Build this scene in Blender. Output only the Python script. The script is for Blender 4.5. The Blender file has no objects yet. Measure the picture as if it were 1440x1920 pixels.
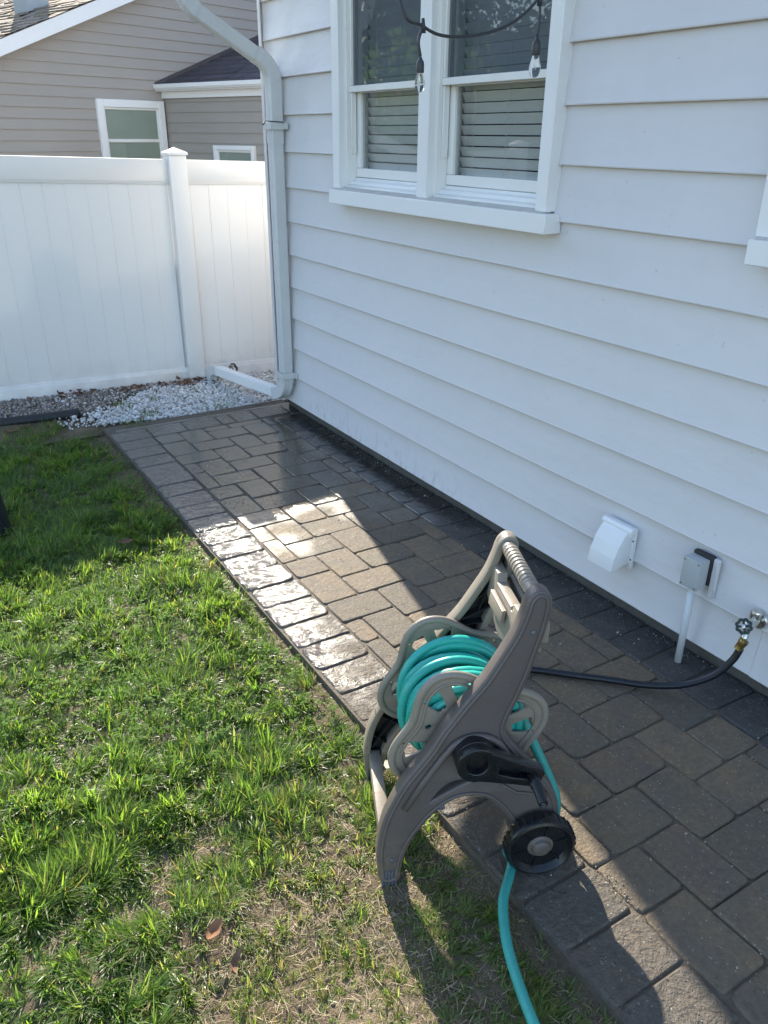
import bpy, bmesh, math, random
import numpy as np
from mathutils import Vector, Matrix, Euler
from mathutils import noise as mnoise

random.seed(7)
rng = np.random.default_rng(11)
S = bpy.context.scene
COL = S.collection

# ------------------------------------------------------------------ camera, sky, sun, exposure
cam_d = bpy.data.cameras.new('camera')
cam = bpy.data.objects.new('camera', cam_d)
COL.objects.link(cam)
S.camera = cam
cam_d.sensor_fit = 'HORIZONTAL'
cam_d.sensor_width = 36.0
cam_d.lens = 36.0 * 1497.4 / 1440.0
cam_d.clip_start = 0.05
cam_d.clip_end = 2000.0
pit, yaw, roll = math.radians(25.2504), math.radians(31.7433), math.radians(0.4998)
fw = Vector((math.sin(yaw) * math.cos(pit), math.cos(yaw) * math.cos(pit), -math.sin(pit)))
rt = Vector((math.cos(yaw), -math.sin(yaw), 0))
up = rt.cross(fw)
r2 = rt * math.cos(roll) + up * math.sin(roll)
u2 = -rt * math.sin(roll) + up * math.cos(roll)
M = Matrix((r2, u2, -fw)).transposed().to_4x4()
M.translation = Vector((-2.2547, 0.0, 1.75))
cam.matrix_world = M

SUN_AZ, SUN_EL = math.radians(12.6), math.radians(31.6)
W = bpy.data.worlds.new('World')
S.world = W
W.use_nodes = True
wn = W.node_tree
sky = wn.nodes.new('ShaderNodeTexSky')
sky.sky_type = 'NISHITA'
sky.sun_disc = False
sky.sun_elevation = SUN_EL
sky.sun_rotation = SUN_AZ
sky.air_density = 1.0
sky.dust_density = 0.7
sky.ozone_density = 1.0
bg = wn.nodes['Background']
bg.inputs['Strength'].default_value = 0.15
wn.links.new(sky.outputs[0], bg.inputs['Color'])

sun_d = bpy.data.lights.new('sun', 'SUN')
sun = bpy.data.objects.new('sun', sun_d)
COL.objects.link(sun)
sun_d.energy = 4.2
sun_d.angle = math.radians(0.55)
sun_d.color = (1.0, 0.91, 0.76)
sdir = Vector((math.sin(SUN_AZ) * math.cos(SUN_EL), math.cos(SUN_AZ) * math.cos(SUN_EL), math.sin(SUN_EL)))
sun.rotation_euler = (-sdir).to_track_quat('-Z', 'Y').to_euler()

S.view_settings.view_transform = 'Standard'
S.view_settings.look = 'None'
S.view_settings.gamma = 1.0
S.view_settings.exposure = 1.50
S.view_settings.use_curve_mapping = False

# ------------------------------------------------------------------ helpers
def tag(o, label=None, cat=None, group=None, kind=None):
    if label: o['label'] = label
    if cat: o['category'] = cat
    if group: o['group'] = group
    if kind: o['kind'] = kind
    return o

def attach(o, parent):
    if parent is not None:
        o.parent = parent
        m = Matrix.Identity(4)
        q = parent
        while q is not None:
            m = q.matrix_basis @ m if q.parent is None else q.matrix_parent_inverse @ q.matrix_basis @ m
            q = q.parent
        o.matrix_parent_inverse = m.inverted()
    return o

def empty(name, loc, rz=0.0):
    o = bpy.data.objects.new(name, None)
    o.empty_display_size = 0.1
    o.location = loc
    o.rotation_euler = (0, 0, rz)
    COL.objects.link(o)
    return o

def link(name, me, mat=None, parent=None, local=False):
    o = bpy.data.objects.new(name, me)
    COL.objects.link(o)
    if mat is not None and len(me.materials) == 0:
        me.materials.append(mat)
    if parent is not None:
        if local: o.parent = parent
        else: attach(o, parent)
    return o

def me_py(name, v, f, smooth=False):
    me = bpy.data.meshes.new(name)
    me.from_pydata([tuple(map(float, p)) for p in v], [], f)
    me.update()
    if smooth: me.shade_smooth()
    return me

def np_mesh(name, V, F, smooth=False):
    """V (n,3) float, F (m,k) int, uniform polygons"""
    me = bpy.data.meshes.new(name)
    V = np.ascontiguousarray(V, dtype=np.float32); F = np.ascontiguousarray(F, dtype=np.int32)
    n, m, k = len(V), len(F), F.shape[1]
    me.vertices.add(n); me.vertices.foreach_set('co', V.ravel())
    me.loops.add(m * k); me.loops.foreach_set('vertex_index', F.ravel())
    me.polygons.add(m)
    me.polygons.foreach_set('loop_start', np.arange(0, m * k, k, dtype=np.int32))
    me.polygons.foreach_set('loop_total', np.full(m, k, dtype=np.int32))
    if smooth: me.polygons.foreach_set('use_smooth', np.ones(m, dtype=bool))
    me.update(calc_edges=True)
    return me

def vcol(me, name, arr):
    a = me.attributes.new(name, 'FLOAT_COLOR', 'POINT')
    c = np.ones((len(arr), 4), np.float32); c[:, :3] = arr
    a.data.foreach_set('color', c.ravel())

def bm_box(bm, lo, hi):
    lo = Vector(lo); hi = Vector(hi)
    m = Matrix.Translation((lo + hi) / 2) @ Matrix.Diagonal(((hi - lo).x, (hi - lo).y, (hi - lo).z, 1))
    return bmesh.ops.create_cube(bm, size=1.0, matrix=m)['verts']

def bm_done(bm, name, bevel=0.0, seg=2, smooth=True):
    if bevel > 0:
        bmesh.ops.bevel(bm, geom=list(bm.edges), offset=bevel, segments=seg, profile=0.6, affect='EDGES', clamp_overlap=True)
    bmesh.ops.recalc_face_normals(bm, faces=bm.faces)
    me = bpy.data.meshes.new(name)
    bm.to_mesh(me); bm.free()
    if smooth:
        me.shade_smooth()
        try: me.set_sharp_from_angle(angle=math.radians(40))
        except Exception: pass
    return me

def box(name, lo, hi, mat, parent=None, bevel=0.0, seg=2, local=False):
    bm = bmesh.new(); bm_box(bm, lo, hi)
    return link(name, bm_done(bm, name, bevel, seg), mat, parent, local)

def prism(profile, a0, a1, to3, name='p', bevel=0.0, seg=2):
    """profile list of (u,v); extruded from a0 to a1; to3(u,v,a)->xyz"""
    bm = bmesh.new()
    A = [bm.verts.new(to3(u, v, a0)) for u, v in profile]
    B = [bm.verts.new(to3(u, v, a1)) for u, v in profile]
    n = len(profile)
    bm.faces.new(A); bm.faces.new(B[::-1])
    for i in range(n):
        bm.faces.new((A[i], B[i], B[(i + 1) % n], A[(i + 1) % n]))
    return bm_done(bm, name, bevel, seg)

def catmull(P, n=8, closed=False):
    P = [Vector(p) for p in P]; out = []
    N = len(P); rng_ = range(N) if closed else range(N - 1)
    for i in rng_:
        p0 = P[(i - 1) % N] if closed or i > 0 else P[i] * 2 - P[i + 1]
        p1 = P[i]; p2 = P[(i + 1) % N]
        p3 = P[(i + 2) % N] if closed or i + 2 < N else p2 * 2 - p1
        for k in range(n):
            t = k / n
            out.append(0.5 * ((2 * p1) + (p2 - p0) * t + (2 * p0 - 5 * p1 + 4 * p2 - p3) * t * t + (3 * p1 - p0 - 3 * p2 + p3) * t ** 3))
    if not closed: out.append(P[-1])
    return out

def tube_geo(path, rad, seg=10, closed=False, cap=True):
    P = [Vector(p) for p in path]; N = len(P)
    rads = rad if hasattr(rad, '__len__') else [rad] * N
    V, Fc = [], []
    prev = None
    for i in range(N):
        if closed: t = P[(i + 1) % N] - P[i - 1]
        else: t = P[min(i + 1, N - 1)] - P[max(i - 1, 0)]
        t = t.normalized() if t.length > 1e-9 else Vector((0, 0, 1))
        if prev is None:
            ref = Vector((0, 0, 1)) if abs(t.z) < 0.9 else Vector((1, 0, 0))
            nrm = t.cross(ref).normalized()
        else:
            nrm = (prev - t * prev.dot(t)).normalized()
        prev = nrm; b = t.cross(nrm)
        for k in range(seg):
            a = 2 * math.pi * k / seg
            V.append(P[i] + (nrm * math.cos(a) + b * math.sin(a)) * rads[i])
    M_ = N if closed else N - 1
    for i in range(M_):
        for k in range(seg):
            a = i * seg + k; b_ = i * seg + (k + 1) % seg
            c = ((i + 1) % N) * seg + (k + 1) % seg; d = ((i + 1) % N) * seg + k
            Fc.append((a, b_, c, d))
    if cap and not closed:
        Fc.append(tuple(range(seg))[::-1]); Fc.append(tuple((N - 1) * seg + k for k in range(seg)))
    return V, Fc

def merge(parts):
    V, Fc = [], []
    for v, f in parts:
        o = len(V); V += list(v); Fc += [tuple(i + o for i in q) for q in f]
    return V, Fc

def tube(name, path, rad, mat, parent=None, seg=10, closed=False, local=False):
    v, f = tube_geo(path, rad, seg, closed)
    return link(name, me_py(name, v, f, True), mat, parent, local)

def lathe_geo(prof, seg, to3):
    """prof list of (r, h); to3(x,y,h)"""
    V, Fc = [], []
    n = len(prof)
    for k in range(seg):
        a = 2 * math.pi * k / seg
        for r, h in prof: V.append(to3(r * math.cos(a), r * math.sin(a), h))
    for k in range(seg):
        for i in range(n - 1):
            a = k * n + i; b = ((k + 1) % seg) * n + i
            Fc.append((a, b, b + 1, a + 1))
    return V, Fc

def lathe(name, prof, seg, to3, mat, parent=None, local=False, sharp=35):
    v, f = lathe_geo(prof, seg, to3)
    bm = bmesh.new(); vs = [bm.verts.new(p) for p in v]
    for q in f:
        try: bm.faces.new([vs[i] for i in q])
        except ValueError: pass
    bmesh.ops.remove_doubles(bm, verts=bm.verts, dist=1e-6)
    bmesh.ops.dissolve_degenerate(bm, dist=1e-7, edges=bm.edges)
    bmesh.ops.recalc_face_normals(bm, faces=bm.faces)
    me = bpy.data.meshes.new(name); bm.to_mesh(me); bm.free()
    me.shade_smooth()
    try: me.set_sharp_from_angle(angle=math.radians(sharp))
    except Exception: pass
    return link(name, me, mat, parent, local)

def curve_plate(loops, half, bevel, M3, smoothn=0, res=1):
    """2D closed loops (first outer, rest holes) -> mesh plate through a filled 2D curve, mapped by matrix M3"""
    cu = bpy.data.curves.new('tmp', 'CURVE')
    cu.dimensions = '2D'; cu.fill_mode = 'BOTH'
    cu.extrude = max(half - bevel, 0.0001); cu.bevel_depth = bevel; cu.bevel_resolution = res
    for L in loops:
        sp = cu.splines.new('POLY'); sp.points.add(len(L) - 1); sp.use_cyclic_u = True
        for i, (x, y) in enumerate(L): sp.points[i].co = (x, y, 0, 1)
    o = bpy.data.objects.new('tmp', cu); COL.objects.link(o)
    dg = bpy.context.evaluated_depsgraph_get(); dg.update()
    me = bpy.data.meshes.new_from_object(o.evaluated_get(dg))
    bpy.data.objects.remove(o); bpy.data.curves.remove(cu)
    me.transform(M3)
    bm = bmesh.new(); bm.from_mesh(me)
    bmesh.ops.remove_doubles(bm, verts=bm.verts, dist=2e-5)
    bmesh.ops.recalc_face_normals(bm, faces=bm.faces)
    bm.to_mesh(me); bm.free()
    me.materials.clear()
    me.shade_smooth()
    try: me.set_sharp_from_angle(angle=math.radians(35))
    except Exception: pass
    return me

def smooth2(L, n=4):
    return [(p.x, p.y) for p in catmull([(x, y, 0) for x, y in L], n, True)]

def inset2(L, d):
    n = len(L); out = []
    area = sum(L[i][0] * L[(i + 1) % n][1] - L[(i + 1) % n][0] * L[i][1] for i in range(n))
    s = 1 if area > 0 else -1
    for i in range(n):
        a, b, c = Vector(L[i - 1]), Vector(L[i]), Vector(L[(i + 1) % n])
        t = (c - a)
        if t.length < 1e-9: out.append(L[i]); continue
        t.normalize(); nn = Vector((-t.y, t.x)) * s
        q = b + nn * d; out.append((q.x, q.y))
    return out

# ------------------------------------------------------------------ materials
class NT:
    def __init__(self, name):
        self.m = bpy.data.materials.new(name); self.m.use_nodes = True
        self.t = self.m.node_tree; self.p = self.t.nodes['Principled BSDF']; self.out = self.t.nodes['Material Output']
    def n(self, typ, **kw):
        q = self.t.nodes.new('ShaderNode' + typ)
        for k, v in kw.items(): setattr(q, k, v)
        return q
    def l(self, a, b): self.t.links.new(a, b)
    def pos(self):
        if not hasattr(self, '_pos'):
            self._pos = self.n('NewGeometry').outputs['Position']
        return self._pos
    def noise(self, scale, detail=3, rough=0.55, vec=None, dist=0.0):
        q = self.n('TexNoise'); q.inputs['Scale'].default_value = scale; q.inputs['Detail'].default_value = detail
        q.inputs['Roughness'].default_value = rough; q.inputs['Distortion'].default_value = dist
        self.l(vec if vec is not None else self.pos(), q.inputs['Vector']); return q.outputs['Fac']
    def ramp(self, fac, stops, interp='LINEAR'):
        q = self.n('ValToRGB'); q.color_ramp.interpolation = interp
        e = q.color_ramp.elements
        while len(e) < len(stops): e.new(0.5)
        for i, (p, c) in enumerate(stops):
            e[i].position = p; e[i].color = c if len(c) == 4 else (*c, 1)
        self.l(fac, q.inputs[0]); return q.outputs[0]
    def mix(self, fac, a, b, blend='MIX'):
        q = self.n('Mix', data_type='RGBA', blend_type=blend)
        for s, v in ((0, fac), (6, a), (7, b)):
            if hasattr(v, 'links') or hasattr(v, 'is_linked'): self.l(v, q.inputs[s])
            elif s == 0: q.inputs[0].default_value = v
            else: q.inputs[s].default_value = (*v, 1) if len(v) == 3 else v
        return q.outputs[2]
    def math(self, op, a, b=None, clamp=False):
        q = self.n('Math', operation=op, use_clamp=clamp)
        for s, v in ((0, a), (1, b)):
            if v is None: continue
            if hasattr(v, 'is_linked'): self.l(v, q.inputs[s])
            else: q.inputs[s].default_value = v
        return q.outputs[0]
    def mapr(self, v, a, b, c, d):
        q = self.n('MapRange', clamp=True); self.l(v, q.inputs[0])
        for i, x in enumerate((a, b, c, d)):
            if hasattr(x, 'is_linked'): self.l(x, q.inputs[i + 1])
            else: q.inputs[i + 1].default_value = x
        return q.outputs[0]
    def bump(self, h, strength, dist=0.01, normal=None):
        q = self.n('Bump'); q.inputs['Distance'].default_value = dist
        if hasattr(strength, 'is_linked'): self.l(strength, q.inputs['Strength'])
        else: q.inputs['Strength'].default_value = strength
        self.l(h, q.inputs['Height'])
        if normal is not None: self.l(normal, q.inputs['Normal'])
        return q.outputs[0]
    def set(self, **kw):
        for k, v in kw.items():
            s = self.p.inputs[{'base': 'Base Color', 'rough': 'Roughness', 'metal': 'Metallic', 'normal': 'Normal', 'spec': 'Specular IOR Level', 'trans': 'Transmission Weight', 'ior': 'IOR', 'coat': 'Coat Weight', 'alpha': 'Alpha'}[k]]
            if hasattr(v, 'is_linked'): self.l(v, s)
            elif k == 'base': s.default_value = (*v, 1)
            else: s.default_value = v
        return self.m

def simple(name, col, rough=0.5, var=0.12, scale=8.0, bump=0.05, bscale=60.0, bdist=0.004, metal=0.0, spec=0.5, fine=0.0):
    t = NT(name)
    n1 = t.noise(scale, 4)
    c = t.mix(n1, tuple(x * (1 - var) for x in col), tuple(min(1, x * (1 + var)) for x in col))
    if fine > 0:
        n2 = t.noise(220, 2)
        c = t.mix(t.mapr(n2, 0.4, 0.75, 0, fine), c, tuple(x * 0.55 for x in col))
    r = t.mapr(t.noise(scale * 2.3, 3), 0.3, 0.7, max(0.02, rough - 0.09), min(1, rough + 0.09))
    t.set(base=c, rough=r, metal=metal, spec=spec)
    if bump > 0: t.set(normal=t.bump(t.noise(bscale, 3), bump, bdist))
    return t.m

def make_siding():
    t = NT('siding_paint')
    z = t.n('SeparateXYZ'); t.l(t.pos(), z.inputs[0])
    n1 = t.noise(1.3, 4); n2 = t.noise(14, 4)
    c = t.mix(n1, (0.615, 0.605, 0.605), (0.675, 0.66, 0.655))
    c = t.mix(t.mapr(n2, 0.45, 0.8, 0, 0.10), c, (0.48, 0.49, 0.49))
    # faint drip streaks of dirt low down near the far corner
    mp = t.n('Mapping'); mp.inputs['Scale'].default_value = (20, 22, 11); t.l(t.pos(), mp.inputs[0])
    st = t.noise(1.0, 5, 0.65, mp.outputs[0], 0.4)
    lo = t.mapr(z.outputs['Z'], 0.06, 0.24, 1, 0)
    ym = t.math('MULTIPLY', t.mapr(z.outputs['Y'], 2.6, 3.3, 0, 1), t.mapr(z.outputs['Y'], 4.4, 4.9, 1, 0.2))
    st = t.math('MULTIPLY', t.mapr(st, 0.50, 0.72, 0, 0.6), t.math('MULTIPLY', lo, ym))
    c = t.mix(st, c, (0.22, 0.21, 0.17))
    sp = t.noise(46, 2, 0.5)
    c = t.mix(t.mapr(sp, 0.735, 0.77, 0, 0.35), c, (0.30, 0.29, 0.27))
    mw = t.n('Mapping'); mw.inputs['Scale'].default_value = (1, 2.2, 5); t.l(t.pos(), mw.inputs[0])
    b = t.bump(t.noise(1.6, 3, 0.5, mw.outputs[0]), 0.35, 0.02)
    b = t.bump(t.noise(160, 2), 0.05, 0.002, b)
    return t.set(base=c, rough=t.mapr(t.noise(5, 3), 0.3, 0.7, 0.36, 0.5), normal=b, spec=0.45)

def make_paver(name, tints, wet_all=0.0, flake=0.0, y0=2.7, y1=3.7):
    t = NT(name)
    oi = t.n('ObjectInfo').outputs['Random']
    c = t.ramp(oi, [(i / (len(tints) - 1), q) for i, q in enumerate(tints)])
    n1 = t.noise(9, 4); n2 = t.noise(55, 4, 0.65); n3 = t.noise(330, 2)
    c = t.mix(t.mapr(n1, 0.38, 0.62, 0, 0.75), c, t.mix(0.6, c, (0.105, 0.100, 0.092)))
    c = t.mix(t.mapr(n2, 0.35, 0.75, 0, 0.6), c, t.mix(1.0, c, (0.5, 0.5, 0.5), 'MULTIPLY'))
    c = t.mix(t.mapr(n3, 0.35, 0.65, 0, 0.5), c, t.mix(1.0, c, (1.6, 1.55, 1.5), 'MULTIPLY'))
    vo = t.n('TexVoronoi'); vo.inputs['Scale'].default_value = 95; t.l(t.pos(), vo.inputs['Vector'])
    vs = t.n('SeparateColor'); t.l(vo.outputs['Color'], vs.inputs[0])
    fleck = t.math('MULTIPLY', t.mapr(vo.outputs['Distance'], 0.12, 0.26, 1, 0), t.mapr(vs.outputs[0], 0.78, 0.82, 0, 1))
    c = t.mix(t.math('MULTIPLY', fleck, 0.7), c, (0.42, 0.39, 0.34))
    xyz = t.n('SeparateXYZ'); t.l(t.pos(), xyz.inputs[0])
    wn_ = t.noise(4.5 if flake > 0.5 else 2.2, 5, 0.62)
    far = t.mapr(xyz.outputs['Y'], y0, y1, 0, 1)
    wet = t.math('ADD', t.math('MULTIPLY', far, 0.85), t.math('MULTIPLY', t.math('SUBTRACT', wn_, 0.5), 1.8))
    wet = t.mapr(t.math('ADD', wet, wet_all), 0.28, 0.72, 0, 1)
    c = t.mix(wet, c, t.mix(1.0, c, (0.55, 0.55, 0.56), 'MULTIPLY'))
    rough = t.mapr(wet, 0.0, 1.0, 0.62, 0.055)
    rough = t.math('ADD', rough, t.mapr(n2, 0.3, 0.7, -0.03, 0.06), clamp=True)
    bs = t.mapr(wet, 0, 1, 0.9, 0.06)
    b = t.bump(t.noise(22, 5, 0.62, dist=flake), t.mapr(wet, 0, 1, 0.45 + flake * 0.55, 0.07 + flake * 0.6), 0.012 + flake * 0.006)
    b = t.bump(n3, bs, 0.0022, b)
    b = t.bump(t.noise(120, 3), bs, 0.004, b)
    return t.set(base=c, rough=rough, normal=b, spec=t.mapr(wet, 0, 1, 0.25, 0.9))

def make_grass(name, trans=0.45, rough=0.42, spec=0.35):
    t = NT(name)
    a = t.n('Attribute'); a.attribute_name = 'tint'
    t.set(base=a.outputs['Color'], rough=rough, spec=spec)
    tr = t.n('BsdfTranslucent')
    tc = t.mix(1.0, a.outputs['Color'], (3.1, 3.1, 1.35), 'MULTIPLY')
    t.l(tc, tr.inputs['Color'])
    mx = t.n('MixShader'); mx.inputs[0].default_value = trans
    t.l(t.p.outputs[0], mx.inputs[1]); t.l(tr.outputs[0], mx.inputs[2]); t.l(mx.outputs[0], t.out.inputs['Surface'])
    return t.m

def make_attr(name, rough=0.7, bump=0.3, bscale=200):
    t = NT(name)
    a = t.n('Attribute'); a.attribute_name = 'tint'
    n = t.noise(bscale, 3)
    c = t.mix(t.mapr(n, 0.35, 0.7, 0, 0.35), a.outputs['Color'], t.mix(1.0, a.outputs['Color'], (0.55, 0.55, 0.55), 'MULTIPLY'))
    return t.set(base=c, rough=rough, normal=t.bump(n, bump, 0.003))

def make_soil():
    t = NT('soil')
    n1 = t.noise(4, 5); n2 = t.noise(45, 5, 0.65); n3 = t.noise(260, 3)
    c = t.ramp(n1, [(0.3, (0.085, 0.062, 0.040)), (0.5, (0.16, 0.125, 0.083)), (0.70, (0.27, 0.22, 0.15))])
    c = t.mix(t.mapr(n2, 0.45, 0.75, 0, 0.7), c, (0.09, 0.062, 0.040))
    c = t.mix(t.mapr(n3, 0.5, 0.75, 0, 0.7), c, (0.32, 0.26, 0.18))
    b = t.bump(n2, 0.9, 0.02); b = t.bump(n3, 0.8, 0.006, b)
    return t.set(base=c, rough=0.92, normal=b, spec=0.2)

def make_shingle(name, c0, c1, scale):
    t = NT(name)
    n1 = t.noise(90, 3); n2 = t.noise(6, 3)
    oi = t.n('ObjectInfo').outputs['Random']
    c = t.mix(t.math('ADD', t.math('MULTIPLY', oi, 0.6), t.math('MULTIPLY', n2, 0.4)), c0, c1)
    c = t.mix(t.mapr(n1, 0.35, 0.65, 0, 0.7), c, tuple(x * 0.5 for x in c0))
    return t.set(base=c, rough=0.9, normal=t.bump(n1, 0.6, 0.01), spec=0.25)

def make_vinyl(name, col, trans):
    t = NT(name)
    c = t.mix(t.noise(2.0, 3), tuple(x * 0.95 for x in col), col)
    mp = t.n('Mapping'); mp.inputs['Scale'].default_value = (3, 3, 14); t.l(t.pos(), mp.inputs[0])
    z = t.n('SeparateXYZ'); t.l(t.pos(), z.inputs[0])
    d = t.math('MULTIPLY', t.mapr(z.outputs['Z'], -0.05, 0.28, 0.35, 0), t.mapr(t.noise(9, 4), 0.35, 0.65, 0, 1))
    c = t.mix(d, c, (0.34, 0.31, 0.26))
    t.set(base=c, rough=0.34, spec=0.5, normal=t.bump(t.noise(3.5, 2), 0.12, 0.01))
    tr = t.n('BsdfTranslucent'); tr.inputs['Color'].default_value = (*col, 1)
    mx = t.n('MixShader'); mx.inputs[0].default_value = trans
    t.l(t.p.outputs[0], mx.inputs[1]); t.l(tr.outputs[0], mx.inputs[2]); t.l(mx.outputs[0], t.out.inputs['Surface'])
    return t.m

def make_pane(name, tint, refl=1.0, haze=0.0):
    t = NT(name)
    t.t.nodes.remove(t.p)
    tr = t.n('BsdfTransparent'); tr.inputs['Color'].default_value = (*tint, 1)
    gl = t.n('BsdfGlossy'); gl.inputs['Roughness'].default_value = 0.015
    nb = t.bump(t.noise(2.4, 2), 0.05, 0.02); t.l(nb, gl.inputs['Normal'])
    lw = t.n('LayerWeight'); lw.inputs['Blend'].default_value = 0.5
    sch = t.math('ADD', t.math('MULTIPLY', t.math('POWER', lw.outputs['Facing'], 5.0), 0.95), 0.045)
    f2 = t.math('MULTIPLY', sch, refl, clamp=True)
    body = tr.outputs[0]
    if haze > 0:            # fine insect mesh: part of the light is scattered by the wires
        df = t.n('BsdfDiffuse'); df.inputs['Color'].default_value = (0.10, 0.12, 0.14, 1)
        m0 = t.n('MixShader'); m0.inputs[0].default_value = haze
        t.l(body, m0.inputs[1]); t.l(df.outputs[0], m0.inputs[2]); body = m0.outputs[0]
    mx = t.n('MixShader'); t.l(f2, mx.inputs[0]); t.l(body, mx.inputs[1]); t.l(gl.outputs[0], mx.inputs[2])
    t.l(mx.outputs[0], t.out.inputs['Surface'])
    return t.m

MAT = {}
MAT['siding'] = make_siding()
MAT['trim'] = simple('white_trim_paint', (0.80, 0.81, 0.80), 0.4, 0.05, 3, 0.08, 30)
MAT['sash'] = simple('white_vinyl_sash', (0.78, 0.78, 0.75), 0.35, 0.05, 5, 0.04, 60)
MAT['sill_dirty'] = simple('weathered_sill', (0.55, 0.53, 0.49), 0.7, 0.25, 18, 0.2, 80)
MAT['downspout'] = simple('downspout_paint', (0.60, 0.61, 0.60), 0.36, 0.10, 7, 0.10, 20, fine=0.1)
MAT['concrete'] = simple('foundation_concrete', (0.10, 0.095, 0.085), 0.85, 0.4, 12, 0.5, 60, 0.01)
MAT['pfield'] = make_paver('field_paver', [(0.190, 0.142, 0.092), (0.148, 0.120, 0.085), (0.200, 0.150, 0.098), (0.118, 0.102, 0.078), (0.170, 0.126, 0.086)])
MAT['pborder'] = make_paver('border_paver', [(0.122, 0.102, 0.082), (0.145, 0.120, 0.093), (0.104, 0.092, 0.078)], 0.06, 1.0, 0.9, 3.1)
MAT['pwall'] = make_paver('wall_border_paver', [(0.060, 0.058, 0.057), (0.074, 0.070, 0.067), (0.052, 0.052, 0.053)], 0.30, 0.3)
MAT['joint'] = simple('joint_sand', (0.125, 0.102, 0.076), 0.85, 0.4, 40, 0.8, 160, 0.006, fine=0.4)
MAT['soil'] = make_soil()
MAT['grass'] = make_grass('grass_blade', 0.5, 0.40, 0.5)
MAT['clover'] = make_grass('clover_leaf', 0.5, 0.65, 0.15)
MAT['thatch'] = make_attr('dry_thatch', 0.8, 0.1)
MAT['stone'] = make_attr('gravel_stone', 0.6, 0.4, 120)
MAT['litter'] = make_attr('dead_leaf', 0.8, 0.4, 90)
MAT['vinyl'] = make_vinyl('fence_vinyl', (0.88, 0.87, 0.85), 0.12)
MAT['nsiding'] = simple('neighbour_siding', (0.345, 0.318, 0.285), 0.6, 0.06, 2.5, 0.08, 80)
MAT['nroof_lit'] = make_shingle('brown_shingle', (0.30, 0.235, 0.175), (0.42, 0.345, 0.27), 1)
MAT['nroof_dark'] = make_shingle('charcoal_shingle', (0.085, 0.075, 0.080), (0.15, 0.13, 0.135), 1)
MAT['blindglass'] = simple('closed_cellular_shade', (0.52, 0.55, 0.50), 0.6, 0.05, 3, 0.0)
MAT['glass_lo'] = make_pane('lower_pane_glass', (0.88, 0.90, 0.90))
MAT['glass_hi'] = make_pane('upper_pane_glass', (0.84, 0.87, 0.90), 1.25, 0.24)
MAT['glass_n'] = make_pane('neighbour_pane_glass', (0.85, 0.88, 0.86))
MAT['slat'] = simple('blind_slat', (0.86, 0.86, 0.85), 0.5, 0.04, 6, 0.0)
MAT['room'] = simple('dark_room', (0.18, 0.17, 0.16), 0.9, 0.1, 2, 0.0)
def make_cart(name, col):
    t = NT(name)
    c = t.mix(t.noise(9, 4), tuple(x * 0.88 for x in col), tuple(x * 1.14 for x in col))
    z = t.n('SeparateXYZ'); t.l(t.pos(), z.inputs[0])
    mud = t.math('MULTIPLY', t.mapr(z.outputs['Z'], -0.03, 0.17, 1, 0), t.mapr(t.noise(38, 5, 0.65), 0.40, 0.62, 0, 0.9))
    c = t.mix(mud, c, (0.19, 0.145, 0.095))
    mp = t.n('Mapping'); mp.inputs['Scale'].default_value = (70, 70, 9); mp.inputs['Rotation'].default_value = (0.5, 0.3, 0.2); t.l(t.pos(), mp.inputs[0])
    sc = t.noise(1.0, 4, 0.7, mp.outputs[0])
    c = t.mix(t.mapr(sc, 0.66, 0.72, 0, 0.35), c, tuple(min(1, x * 2.0) for x in col))
    drop = t.n('TexVoronoi'); drop.inputs['Scale'].default_value = 150; t.l(t.pos(), drop.inputs['Vector'])
    dc = t.n('SeparateColor'); t.l(drop.outputs['Color'], dc.inputs[0])
    dr = t.math('MULTIPLY', t.mapr(drop.outputs['Distance'], 0.15, 0.30, 1, 0), t.mapr(dc.outputs[0], 0.93, 0.95, 0, 1))
    b = t.bump(t.noise(260, 3), 0.12, 0.002); b = t.bump(dr, 0.5, 0.003, b)
    r = t.math('SUBTRACT', t.mapr(t.noise(26, 3), 0.3, 0.7, 0.34, 0.52), t.math('MULTIPLY', dr, 0.3))
    return t.set(base=c, rough=t.math('ADD', r, t.math('MULTIPLY', mud, 0.4)), normal=b)
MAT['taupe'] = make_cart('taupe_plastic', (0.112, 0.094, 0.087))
MAT['footgrey'] = simple('foot_grey_plastic', (0.105, 0.108, 0.125), 0.4, 0.1, 14, 0.1, 200)
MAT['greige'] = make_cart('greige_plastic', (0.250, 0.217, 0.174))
MAT['black'] = simple('black_plastic', (0.010, 0.011, 0.013), 0.30, 0.2, 20, 0.10, 240, 0.002)
MAT['blackmatte'] = simple('black_rough_plastic', (0.014, 0.015, 0.017), 0.55, 0.25, 20, 0.15, 200, 0.003)
MAT['teal'] = simple('teal_hose', (0.030, 0.400, 0.335), 0.30, 0.12, 16, 0.08, 120, 0.002, fine=0.10)
MAT['teal_dirty'] = simple('muddy_teal_hose', (0.045, 0.37, 0.315), 0.40, 0.18, 22, 0.12, 120, 0.002, fine=0.35)
MAT['blackhose'] = simple('black_rubber_hose', (0.007, 0.010, 0.017), 0.34, 0.2, 18, 0.08, 140, 0.002)
MAT['pipe_pvc'] = simple('grey_conduit', (0.62, 0.65, 0.66), 0.45, 0.06, 10, 0.03, 60)
MAT['boxgrey'] = simple('grey_junction_box', (0.42, 0.45, 0.46), 0.4, 0.06, 12, 0.04, 80)
MAT['gasket'] = simple('weathered_gasket', (0.035, 0.036, 0.036), 0.8, 0.4, 60, 0.4, 120)
MAT['metal'] = simple('chrome_brass', (0.62, 0.60, 0.56), 0.28, 0.15, 30, 0.1, 120, metal=1.0)
MAT['brass'] = simple('brass_coupling', (0.50, 0.37, 0.16), 0.35, 0.2, 40, 0.1, 120, metal=1.0)
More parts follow.
